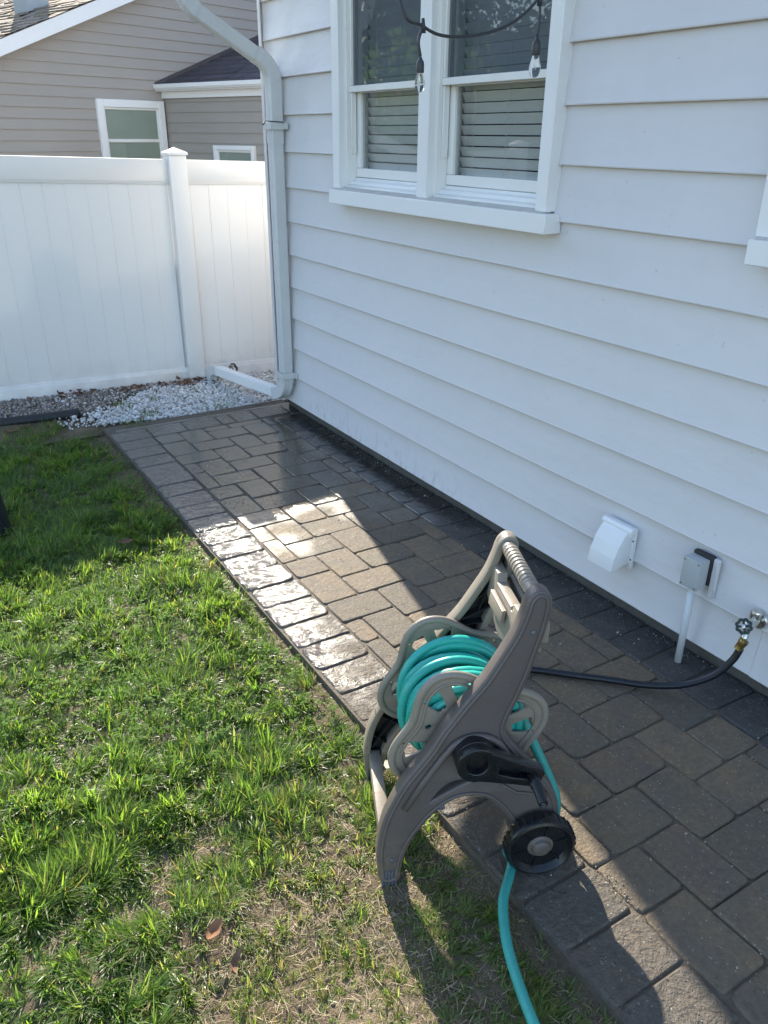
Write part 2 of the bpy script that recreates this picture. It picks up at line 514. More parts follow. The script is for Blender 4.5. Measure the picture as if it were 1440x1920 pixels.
MAT['green_dark'] = simple('dark_green_paint', (0.016, 0.035, 0.032), 0.35, 0.2, 40, 0.1, 120)
MAT['ventwhite'] = simple('vent_white_plastic', (0.80, 0.81, 0.81), 0.42, 0.04, 9, 0.05, 60)
MAT['cable'] = simple('black_cable_rubber', (0.035, 0.038, 0.042), 0.45, 0.15, 30, 0.05, 120)
MAT['bark'] = simple('tree_bark', (0.10, 0.08, 0.06), 0.9, 0.3, 14, 0.8, 30, 0.03)
MAT['leafy'] = make_grass('tree_leaf', 0.3)
MAT['edging'] = simple('black_edging_plastic', (0.018, 0.019, 0.020), 0.55, 0.3, 20, 0.2, 80)
MAT['pot'] = simple('dark_pot_plastic', (0.012, 0.014, 0.020), 0.5, 0.3, 12, 0.1, 60)

def make_bulb():
    t = NT('clear_bulb_glass')
    t.set(base=(1, 1, 1), rough=0.02, trans=1.0, ior=1.09)
    return t.m
MAT['bulb'] = make_bulb()
MAT['filament'] = simple('filament_wire', (0.80, 0.77, 0.70), 0.3, 0.05, 5, 0.0, metal=1.0)

# ------------------------------------------------------------------ ground, lawn soil
def fbm2(x, y, sc, seed_, oct_=3):
    """cheap numpy value noise in [0,1]"""
    out = np.zeros_like(x); amp, tot = 1.0, 0.0
    for o_ in range(oct_):
        gx, gy = x * sc + seed_ * 17.3, y * sc + seed_ * 9.1
        ix, iy = np.floor(gx).astype(int), np.floor(gy).astype(int); fx, fy = gx - ix, gy - iy
        fx = fx * fx * (3 - 2 * fx); fy = fy * fy * (3 - 2 * fy)
        h = lambda a, b: ((np.sin(a * 127.1 + b * 311.7 + seed_ * 74.7) * 43758.5453) % 1.0)
        v = (h(ix, iy) * (1 - fx) + h(ix + 1, iy) * fx) * (1 - fy) + (h(ix, iy + 1) * (1 - fx) + h(ix + 1, iy + 1) * fx) * fy
        out += v * amp; tot += amp; amp *= 0.5; sc *= 2.03
    return out / tot
def sheet(name, x0, x1, y0, y1, nx, ny, zf, mat):
    xs = np.linspace(x0, x1, nx); ys = np.linspace(y0, y1, ny)
    X, Y = np.meshgrid(xs, ys)
    Z = zf(X, Y)
    V = np.stack([X.ravel(), Y.ravel(), Z.ravel()], 1)
    i = np.arange((nx - 1) * (ny - 1)); r = i // (nx - 1); c = i % (nx - 1)
    a = r * nx + c
    return link(name, np_mesh(name, V, np.stack([a, a + 1, a + nx + 1, a + nx], 1), True), mat)

g = link('ground', me_py('ground', [(-400, -400, -0.10), (400, -400, -0.10), (400, 400, -0.10), (-400, 400, -0.10)], [(0, 1, 2, 3)]), MAT['soil'])
tag(g, kind='structure')

def soil_np(x, y):
    return -0.040 + 0.008 * np.clip((x + 1.35) / 0.12, 0, 1) + 0.036 * (fbm2(x, y, 4.2, 71, 2) - 0.5) * np.clip((-1.215 - x) / 0.25, 0.15, 1)
def soil_z(x, y):
    return soil_np(x, y) + 0.011 * (fbm2(x, y, 17.0, 81, 2) - 0.5) + 0.009 * (fbm2(x, y, 43.0, 82, 1) - 0.5)
o = sheet('lawn_soil', -5.0, -1.215, -0.8, 5.40, 150, 240, soil_z, MAT['soil'])
tag(o, kind='structure')
# strip of bare soil in front of the camera's right foot and patio bed
o = box('patio_bed', (-1.215, -1.6, -0.075), (0.075, 5.20, -0.007), MAT['joint'])
tag(o, kind='structure')

# ------------------------------------------------------------------ patio pavers
UX, UY, X0, Y0 = 0.081, 0.0807, -0.980, 0.583
patio = empty('patio', (-0.6, 2.4, 0))
tag(patio, kind='structure')

def paver_mesh(x0, x1, y0, y1, seed, rnd=0.012, ch=0.006, h=0.055, gap=0.0022):
    """tumbled paver: 12-point rounded outline, chamfered top"""
    r = random.Random(seed)
    x0 += gap; x1 -= gap; y0 += gap; y1 -= gap
    cx, cy = (x0 + x1) / 2, (y0 + y1) / 2
    cr = rnd * r.uniform(0.7, 1.9)
    pts = []
    for sx, sy in ((1, -1), (1, 1), (-1, 1), (-1, -1)):
        ex = x1 if sx > 0 else x0; ey = y1 if sy > 0 else y0
        c1 = cr * r.uniform(0.5, 1.5)
        c1 = min(c1, (x1 - x0) * 0.3, (y1 - y0) * 0.3)
        a = (ex - sx * c1, ey); b = (ex, ey - sy * c1); m = (ex - sx * c1 * 0.29, ey - sy * c1 * 0.29)
        seq = [a, m, b] if sx * sy < 0 else [b, m, a]
        pts += seq
    # order counter-clockwise
    pts.sort(key=lambda p: math.atan2((p[1] - cy) / (y1 - y0), (p[0] - cx) / (x1 - x0)))
    pts = [(p[0] + r.uniform(-1, 1) * 0.0028, p[1] + r.uniform(-1, 1) * 0.0028) for p in pts]
    n = len(pts)
    tx, ty = r.gauss(0, 0.006), r.gauss(0, 0.006); dz = r.gauss(0, 0.0014)
    V = []
    def sh(p, d):
        v = Vector((p[0] - cx, p[1] - cy)); L = v.length
        return (cx + v.x * (1 - d / max(L, .01)), cy + v.y * (1 - d / max(L, .01)))
    def top(x, y): return dz + tx * (x - cx) + ty * (y - cy)
    rings = [(0, -h), (0, -ch * 1.3), (ch * 0.35, -ch * 0.35), (ch * 1.3, 0.0)]
    for d, z in rings:
        for p in pts:
            q = sh(p, d * r.uniform(0.8, 1.25))
            V.append((q[0], q[1], z + top(*q) + (0 if z < 0 else 0)))
    F_ = []
    for k in range(len(rings) - 1):
        for i in range(n):
            F_.append((k * n + i, k * n + (i + 1) % n, (k + 1) * n + (i + 1) % n, (k + 1) * n + i))
    T = (len(rings) - 1) * n
    F_.append(tuple(T + i for i in range(n)))
    me = me_py('paver', V, F_, True)
    me.polygons[len(me.polygons) - 1].use_smooth = False
    return me

# field: herringbone of two-by-three pavers, lattice (2,2),(5,-1)
NI = 10
cells = {}
J1 = int((4.90 - Y0) / UY)          # last row
J0 = -14
count = 0
seed = 100
fieldp = []
for a in range(-30, 31):
    for b in range(-40, 60):
        for (i0, j0, w, hgt) in ((2 + 5 * a + 2 * b, 0 - a + 2 * b, 3, 2), (0 + 5 * a + 2 * b, 0 - a + 2 * b, 2, 3)):
            lo_i, hi_i = max(i0, 0), min(i0 + w, NI); lo_j, hi_j = max(j0, J0), min(j0 + hgt, J1)
            if lo_i < hi_i and lo_j < hi_j:
                fieldp.append((lo_i, hi_i, lo_j, hi_j))
fieldp.sort()
for (i0, i1, j0, j1) in fieldp:
    seed += 1
    me = paver_mesh(X0 + i0 * UX, X0 + i1 * UX, Y0 + j0 * UY, Y0 + j1 * UY, seed)
    link('paver', me, MAT['pfield'], patio)
YEND = Y0 + J1 * UY
# soldier course along the lawn
y = YEND
k = 0
while y > -0.55:
    seed += 1
    w = 0.1605
    me = paver_mesh(-1.212 + random.uniform(-.004, .004), X0 - 0.002, y - w, y, seed, 0.012, 0.009)
    link('border_paver', me, MAT['pborder'], patio); y -= w
# soldier course along the wall
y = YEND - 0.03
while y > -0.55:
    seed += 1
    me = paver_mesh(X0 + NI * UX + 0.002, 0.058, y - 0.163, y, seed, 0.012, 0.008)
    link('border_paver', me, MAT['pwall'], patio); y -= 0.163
# header course at the far end
x = -1.212
ws = [0.235, 0.235, 0.235, 0.10, 0.16, 0.235, 0.16]
for w in ws:
    if x > 0.0: break
    seed += 1
    me = paver_mesh(x, min(x + w, 0.058), YEND + 0.002, YEND + 0.195, seed, 0.012, 0.008)
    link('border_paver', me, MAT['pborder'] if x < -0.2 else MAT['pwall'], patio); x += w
# dark kerb of wet concrete behind the header
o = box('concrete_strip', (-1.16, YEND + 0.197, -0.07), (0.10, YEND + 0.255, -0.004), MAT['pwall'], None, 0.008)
tag(o, kind='structure')

# ------------------------------------------------------------------ our house
house = empty('house', (3.0, 1.0, 0))
tag(house, 'pale grey clapboard house wall with white double window along the patio', 'house')
EXPO, ZB, Z1 = 0.1986, 0.0765, 0.2654
W1y = (2.430, 4.134)      # main window opening, outer casing
W2y = (0.55, 1.530)       # second window
WZ = (1.413, 2.62)        # sill bottom .. head top
YA, YB = -3.0, 5.075

def clap(y0, y1, zb, zt, seed):
    """one siding course: slanted face with a rolled butt edge, slightly wavy"""
    r = random.Random(seed)
    prof = [(0.0215, zt + 0.012), (0.0030, zb + 0.010), (0.0, zb + 0.004), (0.0008, zb), (0.0050, zb - 0.002), (0.0205, zb + 0.0005)]
    n = max(2, int((y1 - y0) / 0.28) + 1)
    ys = np.linspace(y0, y1, n)
    V, F_ = [], []
    m = len(prof)
    for yy in ys:
        w = r.gauss(0, 0.0007); wz = r.gauss(0, 0.0004)
        for (px, pz) in prof: V.append((px + w * (1 if pz < zb + 0.02 else 0.15), yy, pz + wz))
    for i in range(n - 1):
        for k in range(m - 1):
            F_.append((i * m + k, (i + 1) * m + k, (i + 1) * m + k + 1, i * m + k + 1))
    me = me_py('clapboard', V, F_, True)
    try: me.set_sharp_from_angle(angle=math.radians(35))
    except Exception: pass
    return me

edges = [ZB] + [Z1 + i * EXPO for i in range(15)]
rs = random.Random(5)
seams = {0: [1.249]}
for ci in range(len(edges) - 1):
    zb, zt = edges[ci], edges[ci + 1]
    spans = [(YA, YB)]
    for (a, b) in (W1y, W2y):
        if zt > WZ[0] + 0.06 and zb < WZ[1]:
            ns = []
            for (s, e) in spans:
                if e <= a or s >= b: ns.append((s, e)); continue
                if s < a: ns.append((s, a + 0.004))
                if e > b: ns.append((b - 0.004, e))
            spans = ns
    for (s, e) in spans:
        cuts = [s] + [q for q in seams.get(ci, []) if s + .1 < q < e - .1] + [e]
        for q in range(len(cuts) - 1):
            g0 = 0.0012 if q > 0 else 0
            link('clapboard', clap(cuts[q] + g0, cuts[q + 1], zb, zt, ci * 31 + q), MAT['siding'], house)
# wall behind the boards, with window openings
def slab(name, lo, hi, mat=MAT['siding'], bevel=0.0): return box(name, lo, hi, mat, house, bevel)
XB0, XB1 = 0.026, 0.14
slab('wall_backing', (XB0, YA, 0.085), (XB1, 5.07, 1.47))
slab('wall_backing', (XB0, W1y[1] - 0.06, 1.47), (XB1, 5.07, 2.60))
slab('wall_backing', (XB0, W2y[1] - 0.06, 1.47), (XB1, W1y[0] + 0.06, 2.60))
slab('wall_backing', (XB0, YA, 1.47), (XB1, W2y[0] + 0.06, 2.60))
slab('wall_backing', (XB0, YA, 2.60), (XB1, 5.07, 3.30))
slab('end_wall', (0.012, 5.072, 0.085), (7.0, 5.09, 3.30))
slab('rear_wall', (6.9, YA, 0.0), (7.0, 5.07, 3.30))
slab('side_wall', (0.15, YA - 0.1, 0.0), (7.0, YA - 0.005, 3.30))
slab('foundation', (0.060, YA, -0.3), (6.8, 5.05, 0.084), MAT['concrete'])
slab('ceiling', (0.145, YA + 0.01, 2.75), (6.85, 5.06, 2.80), MAT['room'])
slab('floor', (0.145, YA + 0.01, 0.30), (6.85, 5.06, 0.34), MAT['room'])
slab('partition', (1.6, YA + 0.02, 0.35), (1.65, 5.05, 2.74), MAT['room'])
# corner post of two folded strips
pm = prism([(-0.012, 5.098), (0.07, 5.098), (0.07, 5.094), (-0.0045, 5.094), (-0.0045, 5.066), (-0.012, 5.066)], 0.078, 3.26, lambda u, v, a: (u, v, a), 'corner_post', 0.0015, 1)
link('corner_post', pm, MAT['siding'], house)
# roof, soffit, fascia, gutter
roof_prof = [(-0.46, 3.33), (3.4, 4.85), (7.5, 3.33), (7.5, 3.27), (3.4, 4.77), (-0.46, 3.27)]
link('roof', prism(roof_prof, YA - 0.3, 5.12, lambda u, v, a: (u, a, v), 'roof'), MAT['nroof_dark'], house)
slab('soffit', (-0.44, YA - 0.2, 3.22), (0.02, 5.11, 3.235), MAT['trim'])
slab('fascia', (-0.46, YA - 0.2, 3.14), (-0.442, 5.11, 3.268), MAT['trim'])
gp = [(-0.462, 3.25), (-0.462, 3.14), (-0.53, 3.14), (-0.585, 3.19), (-0.585, 3.25), (-0.578, 3.25), (-0.578, 3.195), (-0.528, 3.147), (-0.469, 3.147), (-0.469, 3.25)]
link('gutter', prism(gp, YA, 5.115, lambda u, v, a: (u, a, v), 'gutter'), MAT['trim'], house)
# gable ends close the attic
gv = [(0.02, 3.30), (7.0, 3.30), (3.4, 4.74)]
link('gable', prism(gv, 5.072, 5.088, lambda u, v, a: (u, a, v), 'gable'), MAT['siding'], house)

# ------------------------------------------------------------------ windows of our house
def window(yl, yr, mull, name_label):
    """yl far edge, yr near edge (yl>yr). casing mesh plus sashes, panes, sill"""
    bm = bmesh.new()
    CW = 0.074
    bm_box(bm, (-0.040, yl - CW, 1.490), (0.02, yl, 2.56))
    bm_box(bm, (-0.040, yr, 1.490), (0.02, yr + CW - 0.008, 2.56))
    bm_box(bm, (-0.046, yr - 0.01, 2.56), (0.02, yl + 0.01, 2.66))
    casing = link('window', bm_done(bm, 'window', 0.003, 1), MAT['trim'], house)
    bays = []
    if mull:
        box('mullion', (-0.040, mull[0], 1.490), (0.13, mull[1], 2.56), MAT['trim'], casing, 0.003, 1)
        bays = [(mull[1], yl - CW), (yr + CW - 0.008, mull[0])]
    else:
        bays = [(yr + CW, yl - CW)]
    # sill nose and sloped weathered top
    box('sill', (-0.070, yr - 0.03, 1.413), (0.015, yl - 0.002, 1.485), MAT['trim'], casing, 0.003, 1)
    pm_ = prism([(-0.066, 1.4865), (0.10, 1.522), (0.10, 1.47), (-0.066, 1.47)], yr + 0.02, yl - 0.02, lambda u, v, a: (u, a, v), 'sill_top')
    link('sill_top', pm_, MAT['sill_dirty'], casing)
    for (a, b) in bays:
        # jamb liners and stepped sub sill
        box('jamb', (0.0, b - 0.016, 1.50), (0.13, b + 0.004, 2.56), MAT['sash'], casing, 0.002, 1)
        box('jamb', (0.0, a - 0.004, 1.50), (0.13, a + 0.016, 2.56), MAT['sash'], casing, 0.002, 1)
        pm_ = prism([(-0.012, 1.504), (0.0, 1.512), (0.012, 1.512), (0.018, 1.528), (0.045, 1.532), (0.05, 1.545), (0.13, 1.545), (0.13, 1.49), (-0.012, 1.49)], a + 0.0165, b - 0.0165, lambda u, v, q: (u, q, v), 'sub_sill', 0.0015, 1)
        link('sub_sill', pm_, MAT['sash'], casing)
        a2, b2 = a + 0.017, b - 0.017
        # upper sash, outer track
        bm = bmesh.new()
        x0, x1 = 0.018, 0.045
        bm_box(bm, (x0, b2 - 0.014, 1.978), (x1, b2, 2.555)); bm_box(bm, (x0, a2, 1.978), (x1, a2 + 0.014, 2.555))
        bm_box(bm, (x0 - 0.004, a2, 1.948), (x1, b2, 1.977)); bm_box(bm, (x0, a2 + 0.0145, 2.52), (x1, b2 - 0.0145, 2.555))
        us = link('upper_sash', bm_done(bm, 'upper_sash', 0.002, 1), MAT['sash'], casing)
        box('screen_frame', (0.046, a2 + 0.001, 1.98), (0.052, a2 + 0.03, 2.52), MAT['gasket'], casing)
        box('screen_frame', (0.046, b2 - 0.03, 1.98), (0.052, b2 - 0.001, 2.52), MAT['gasket'], casing)
        box('pane', (0.031, a2 + 0.012, 1.976), (0.0325, b2 - 0.012, 2.53), MAT['glass_hi'], casing)
        # lower sash, inner track
        bm = bmesh.new()
        x0, x1 = 0.056, 0.084
        bm_box(bm, (x0, b2 - 0.045, 1.592), (x1, b2 - 0.001, 1.975)); bm_box(bm, (x0, a2 + 0.001, 1.592), (x1, a2 + 0.045, 1.975))
        bm_box(bm, (x0 - 0.003, a2 + 0.001, 1.547), (x1, b2 - 0.001, 1.5915)); bm_box(bm, (x0, a2 + 0.0455, 1.944), (x1, b2 - 0.0455, 1.975))
        link('lower_sash', bm_done(bm, 'lower_sash', 0.002, 1), MAT['sash'], casing)
        box('track', (0.020, b2 - 0.012, 1.66), (0.05, b2 - 0.001, 1.947), MAT['sash'], casing, 0.002, 1)
        box('pane', (0.069, a2 + 0.04, 1.589), (0.0705, b2 - 0.04, 1.946), MAT['glass_lo'], casing)
    return bays

bays = window(4.134, 2.430, (3.236, 3.321), 'main')
bays2 = window(1.530, 0.55, None, 'second')

def blind(a, b, label):
    e = empty('window_blind', (0.125, (a + b) / 2, 1.56))
    tag(e, label, 'blind')
    bm = bmesh.new()
    n = 3
    P = []
    for k in range(n + 1):
        u = k / n - 0.5
        P.append((u * 0.046 * math.cos(1.0), 0.003 * (0.25 - u * u) * 4 - u * 0.046 * math.sin(1.0)))
    me = me_py('slat', [(px, s * (b - a - 0.05) / 2, pz) for s in (-1, 1) for px, pz in P] , [(i, i + 1, n + 2 + i, n + 1 + i) for i in range(n)], True)
    z = 1.6
    while z < 2.5:
        o = link('slat', me, MAT['slat'], e, local=True)
        o.location = (0, 0, z - 1.56); o.rotation_euler = (0, random.gauss(0, 0.02), 0)
        z += 0.0435
    box('bottom_rail', (0.103, a + 0.025, 1.56), (0.147, b - 0.025, 1.578), MAT['slat'], e, 0.003, 1)
    for q in (0.2, 0.5, 0.8):
        yy = a + (b - a) * q
        tube('ladder_cord', [(0.100, yy, 1.57), (0.100, yy, 2.5)], 0.0011, MAT['slat'], e, 5)
    return e
blind(bays[0][0], bays[0][1], 'white slatted blind behind the left half of the double window')
blind(bays[1][0], bays[1][1], 'white slatted blind behind the right half of the double window')
blind(bays2[0][0], bays2[0][1], 'white slatted blind behind the window cut by the right picture edge')

# ------------------------------------------------------------------ downspout
def rect_sweep(path, w, d, wdir, name):
    """rectangular tube along path; wdir(i) gives the width direction"""
    P = [Vector(p) for p in path]; N = len(P); V = []; F_ = []
    prof = []
    ww, dd, c = w / 2, d / 2, min(w, d) * 0.07
    prof = [(ww, -dd + c), (ww, dd - c), (ww - c, dd), (w * 0.2, dd), (w * 0.15, dd * 0.90), (-w * 0.15, dd * 0.90), (-w * 0.2, dd), (-ww + c, dd),
            (-ww, dd - c), (-ww, -dd + c), (-ww + c, -dd), (-w * 0.2, -dd), (-w * 0.15, -dd * 0.90), (w * 0.15, -dd * 0.90), (w * 0.2, -dd), (ww - c, -dd)]
    m = len(prof)
    for i in range(N):
        t = (P[min(i + 1, N - 1)] - P[max(i - 1, 0)]).normalized()
        a = Vector(wdir); a = (a - t * a.dot(t)).normalized(); b = t.cross(a)
        for u, v in prof: V.append(P[i] + a * u + b * v)
    for i in range(N - 1):
        for k in range(m): F_.append((i * m + k, i * m + (k + 1) % m, (i + 1) * m + (k + 1) % m, (i + 1) * m + k))
    me = me_py(name, V, F_, True)
    try: me.set_sharp_from_angle(angle=math.radians(24))
    except Exception: pass
    return me

ds = empty('downspout', (-0.045, 4.845, 0.12))
tag(ds, 'pale grey metal downspout bending from eave down the house corner to the gravel', 'downspout')
wy = (0, 1, 0)
link('pipe', rect_sweep([(-0.046, 4.845, 0.27), (-0.046, 4.845, 1.78)], 0.080, 0.070, wy, 'pipe'), MAT['downspout'], ds)
link('upper_pipe', rect_sweep([(-0.046, 4.845, 1.70), (-0.046, 4.845, 2.02)], 0.086, 0.076, wy, 'upper_pipe'), MAT['downspout'], ds)
# crimped elbow at the wall
def arc(p0, p1, p2, n=8, crimp=0.0):
    p0, p1, p2 = map(Vector, (p0, p1, p2)); out = []
    for i in range(n + 1):
        t = i / n; out.append(p0 * (1 - t) ** 2 + p1 * 2 * t * (1 - t) + p2 * t * t)
    return out
def elbow(name, p0, p1, p2, w, d, wdir, mat, parent):
    path = arc(p0, p1, p2, 22)
    me = rect_sweep(path, w, d, wdir, name)
    # crimps on the inner side of the bend
    m = 16
    for i in range(4, 19):
        if i % 2:
            c = path[i]
            for k in range(m):
                v = me.vertices[i * m + k]; v.co = c + (v.co - c) * 0.94
    return link(name, me, mat, parent)
elbow('elbow', (-0.046, 4.845, 2.015), (-0.046, 4.845, 2.12), (-0.15, 4.85, 2.165), 0.088, 0.080, wy, MAT['downspout'], ds)
link('offset_pipe', rect_sweep([(-0.14, 4.85, 2.158), (-0.48, 4.87, 2.355)], 0.082, 0.072, wy, 'offset_pipe'), MAT['downspout'], ds)
elbow('elbow', (-0.47, 4.87, 2.35), (-0.545, 4.875, 2.395), (-0.545, 4.875, 2.52), 0.088, 0.080, wy, MAT['downspout'], ds)
link('outlet_pipe', rect_sweep([(-0.53, 4.875, 2.50), (-0.53, 4.875, 3.15)], 0.094, 0.082, wy, 'outlet_pipe'), MAT['downspout'], ds)
# lower elbow and ground run
elbow('elbow', (-0.046, 4.845, 0.285), (-0.046, 4.845, 0.135), (-0.066, 4.985, 0.125), 0.076, 0.086, (1, 0, 0), MAT['downspout'], ds)
link('ground_pipe', rect_sweep([(-0.062, 4.975, 0.128), (-0.185, 5.80, 0.105)], 0.060, 0.070, (1, 0, 0), 'ground_pipe'), MAT['trim'], ds)
elbow('elbow', (-0.183, 5.79, 0.105), (-0.198, 5.885, 0.11), (-0.205, 5.90, 0.005), 0.068, 0.076, (1, 0, 0), MAT['downspout'], ds)
box('mud_collar', (-0.255, 5.86, -0.035), (-0.155, 5.945, 0.012), MAT['gasket'], ds, 0.01, 2)
def strap(z, s=1.0):
    bm = bmesh.new()
    bm_box(bm, (-0.097, 4.787, z), (-0.091, 4.903, z + 0.04))
    bm_box(bm, (-0.0905, 4.787, z), (-0.002, 4.793, z + 0.04)); bm_box(bm, (-0.0905, 4.897, z), (-0.002, 4.903, z + 0.04))
    bm_box(bm, (-0.012, 4.757, z + 0.003), (-0.002, 4.7865, z + 0.037))
    link('strap', bm_done(bm, 'strap', 0.0015, 1), MAT['downspout'], ds)
strap(1.775); strap(0.262)
tube('tie_wire', [(-0.10, 4.905, 1.80), (-0.101, 4.845, 1.822), (-0.098, 4.785, 1.819), (-0.02, 4.775, 1.815)], 0.003, MAT['gasket'], ds, 6)

# ------------------------------------------------------------------ white vinyl fence
FY = 6.0
SL = -0.028
def fz(x): return SL * (x + 0.3)
fence = empty('vinyl_fence', (-0.3, FY, 0))
tag(fence, 'white vinyl privacy fence of vertical boards at the end of the patio', 'fence')
def rail(x0, x1, prof, name):
    """prof (y,z) cross section, sheared with the slope of the ground"""
    bm = bmesh.new()
    A = [bm.verts.new((x0, FY + u, v + fz(x0))) for u, v in prof]; B = [bm.verts.new((x1, FY + u, v + fz(x1))) for u, v in prof]
    n = len(prof); bm.faces.new(A); bm.faces.new(B[::-1])
    for i in range(n): bm.faces.new((A[i], B[i], B[(i + 1) % n], A[(i + 1) % n]))
    link(name, bm_done(bm, name, 0.002, 1), MAT['vinyl'], fence)
top_prof = [(-0.026, 1.585), (0.026, 1.585), (0.026, 1.445), (0.020, 1.442), (0.020, 1.425), (-0.020, 1.425), (-0.020, 1.434), (-0.023, 1.436), (-0.023, 1.442), (-0.026, 1.445)]
bot_prof = [(-0.026, -0.06), (0.026, -0.06), (0.026, 0.075), (0.020, 0.078), (0.020, 0.105), (-0.020, 0.105), (-0.020, 0.093), (-0.023, 0.091), (-0.023, 0.081), (-0.026, 0.078)]
bw = 0.1395
bm0 = prism([(-bw / 2, -0.0088), (-bw / 2 + 0.0030, -0.011), (bw / 2 - 0.0030, -0.011), (bw / 2, -0.0088), (bw / 2, 0.011), (-bw / 2, 0.011)], 0.09, 1.44, lambda u, v, a: (u, v, a), 'board')
bm0.materials.append(MAT['vinyl']); bm0.shade_flat()
for (x0, x1) in ((-2.62, -0.362), (-0.234, 1.90)):
    rail(x0, x1, top_prof, 'rail'); rail(x0, x1, bot_prof, 'rail')
    n = int((x1 - x0) / bw)
    off = (x1 - x0 - n * bw) / 2
    for i in range(-1 if off > 0.01 else 0, n + 1):
        xc = (x1 - off - bw * (i + 0.5))
        lo, hi = xc - bw / 2, xc + bw / 2
        if hi < x0 + 0.02 or lo > x1 - 0.02: continue
        o = bpy.data.objects.new('board', bm0); COL.objects.link(o)
        o.location = (xc, FY + random.uniform(-0.0012, 0.0012), fz(xc)); o.rotation_euler = (0, math.atan(-SL) * 0, random.gauss(0, 0.006))
        attach(o, fence)
def post(xc):
    hw = 0.0635
    p = box('post', (xc - hw, FY - hw, -0.2), (xc + hw, FY + hw, 1.613 + fz(xc)), MAT['vinyl'], fence, 0.006, 2)
    z0 = 1.6135 + fz(xc)
    bm = bmesh.new()
    r = 0.074
    b1 = [bm.verts.new((xc + s * r, FY + t * r, z0 + h)) for h in (0, 0.018) for s, t in ((-1, -1), (1, -1), (1, 1), (-1, 1))]
    ap = bm.verts.new((xc, FY, z0 + 0.050))
    bm.faces.new(b1[:4][::-1])
    for i in range(4):
        j = (i + 1) % 4
        bm.faces.new((b1[i], b1[j], b1[4 + j], b1[4 + i])); bm.faces.new((b1[4 + i], b1[4 + j], ap))
    link('cap', bm_done(bm, 'cap', 0.004, 2), MAT['vinyl'], p)
post(-0.298); post(-2.684); post(1.964)

# ------------------------------------------------------------------ neighbour's house
NA = math.radians(70)
u1 = Vector((math.sin(NA), math.cos(NA), 0)); n1v = Vector((math.cos(NA), -math.sin(NA), 0))   # n1v points along W2 towards us
C = Vector((0.878, 9.8, 0))
def P1(s, d, z): return C + u1 * s + n1v * d + Vector((0, 0, z))     # s along gable wall, d out of it
nb = empty('neighbour_house', (C.x, C.y, 0))
tag(nb, 'beige sided neighbouring house with gable and low wing behind the fence', 'house')
def rake(s): return 2.389 + 0.390 * (s + 1.827)
APEX = 3.2
def wall_poly(pts, name, mat, d0, d1):
    return link(name, prism(pts, d0, d1, lambda s, z, a: P1(s, a, z), name), mat, nb)
# gable wall core
wall_poly([(-4.2, -0.1), (APEX * 2 + 4, -0.1), (APEX * 2 + 4, rake(-4.2)), (APEX, rake(APEX)), (-4.2, rake(-4.2))], 'wall', MAT['nsiding'], -0.30, -0.012)
def lap(s0a, s1a, s0b, s1b, zb, zt, P, name):
    # courses as wedges: bottom edge proud; corners may differ at top (rake cut)
    V = [P(s0a, 0.0, zb), P(s1a, 0.0, zb), P(s1b, -0.011, zt), P(s0b, -0.011, zt), P(s0a, -0.011, zb), P(s1a, -0.011, zb)]
    F_ = [(0, 1, 2, 3), (4, 5, 1, 0)]
    return link(name, me_py(name, V, F_), MAT['nsiding'], nb)
WN = (-0.879, -0.026, 2.072)
z = 1.175
i = 0
while z < 3.7:
    zt = z + 0.1
    def cut(zz): return max(-3.6, -1.827 + (zz - 2.389) / 0.390)
    sl, sl2 = cut(z), cut(zt)
    send = 0.0 if z < 2.14 else 5.0
    if z < WN[2]:
        lap(sl, WN[0] + 0.02, sl2, WN[0] + 0.02, z, zt, P1, 'siding_course')
    else:
        lap(sl, send, sl2, send, z, zt, P1, 'siding_course')
    z += 0.1; i += 1
# wing wall W2: runs along n1v from C
def P2(t, d, z): return C + n1v * t - u1 * d + Vector((0, 0, z))
link('wing_wall', prism([(0.0, -0.1), (6.0, -0.1), (6.0, 2.15), (0.0, 2.15)], -0.2, -0.012, lambda s, z, a: P2(s, a, z), 'wing_wall'), MAT['nsiding'], nb)
z = 1.06
while z < 2.1:
    lap(0.0, 6.0, 0.0, 6.0, z, min(z + 0.1, 2.1), P2, 'siding_course')
    z += 0.1
# frieze and gutter of the wing
def nprism(prof, t0, t1, name, mat): return link(name, prism(prof, t0, t1, lambda d, z, t: P2(t, d, z), name), mat, nb)
nprism([(0.001, 2.10), (0.022, 2.10), (0.022, 2.168), (0.001, 2.168)], 0.0, 6.0, 'frieze', MAT['trim'])
nprism([(0.023, 2.165), (0.09, 2.165), (0.12, 2.20), (0.12, 2.235), (0.112, 2.235), (0.112, 2.205), (0.087, 2.172), (0.023, 2.172)], -0.045, 6.0, 'gutter', MAT['trim'])
# wing roof: slopes up along +u1, in shingle courses
rs_, re_ = 0.363, 0.16
k = 0
def PR(t, e, lift=0.0):  # e distance up the roof (horizontal) from the eave
    return C + n1v * t + u1 * (e - 0.10) + Vector((0, 0, 2.205 + rs_ * e + lift))
for k in range(22):
    e0, e1 = k * re_, (k + 1) * re_ + 0.02
    t = 0.0 - (k % 3) * 0.11
    V, F_ = [], []
    while t < 6.0:
        w = random.uniform(0.16, 0.34)
        a, b = max(t, 0.002), t + w - 0.006
        if b > a:
            lf = random.choice((0.010, 0.014, 0.018))
            o_ = len(V)
            V += [PR(a, e0, lf), PR(b, e0, lf), PR(b, e1, 0.004), PR(a, e1, 0.004), PR(a, e0, 0), PR(b, e0, 0)]
            F_ += [(o_, o_ + 1, o_ + 2, o_ + 3), (o_ + 4, o_ + 5, o_ + 1, o_)]
        t += w
    link('shingle_course', me_py('shingle_course', V, F_), MAT['nroof_dark'], nb)
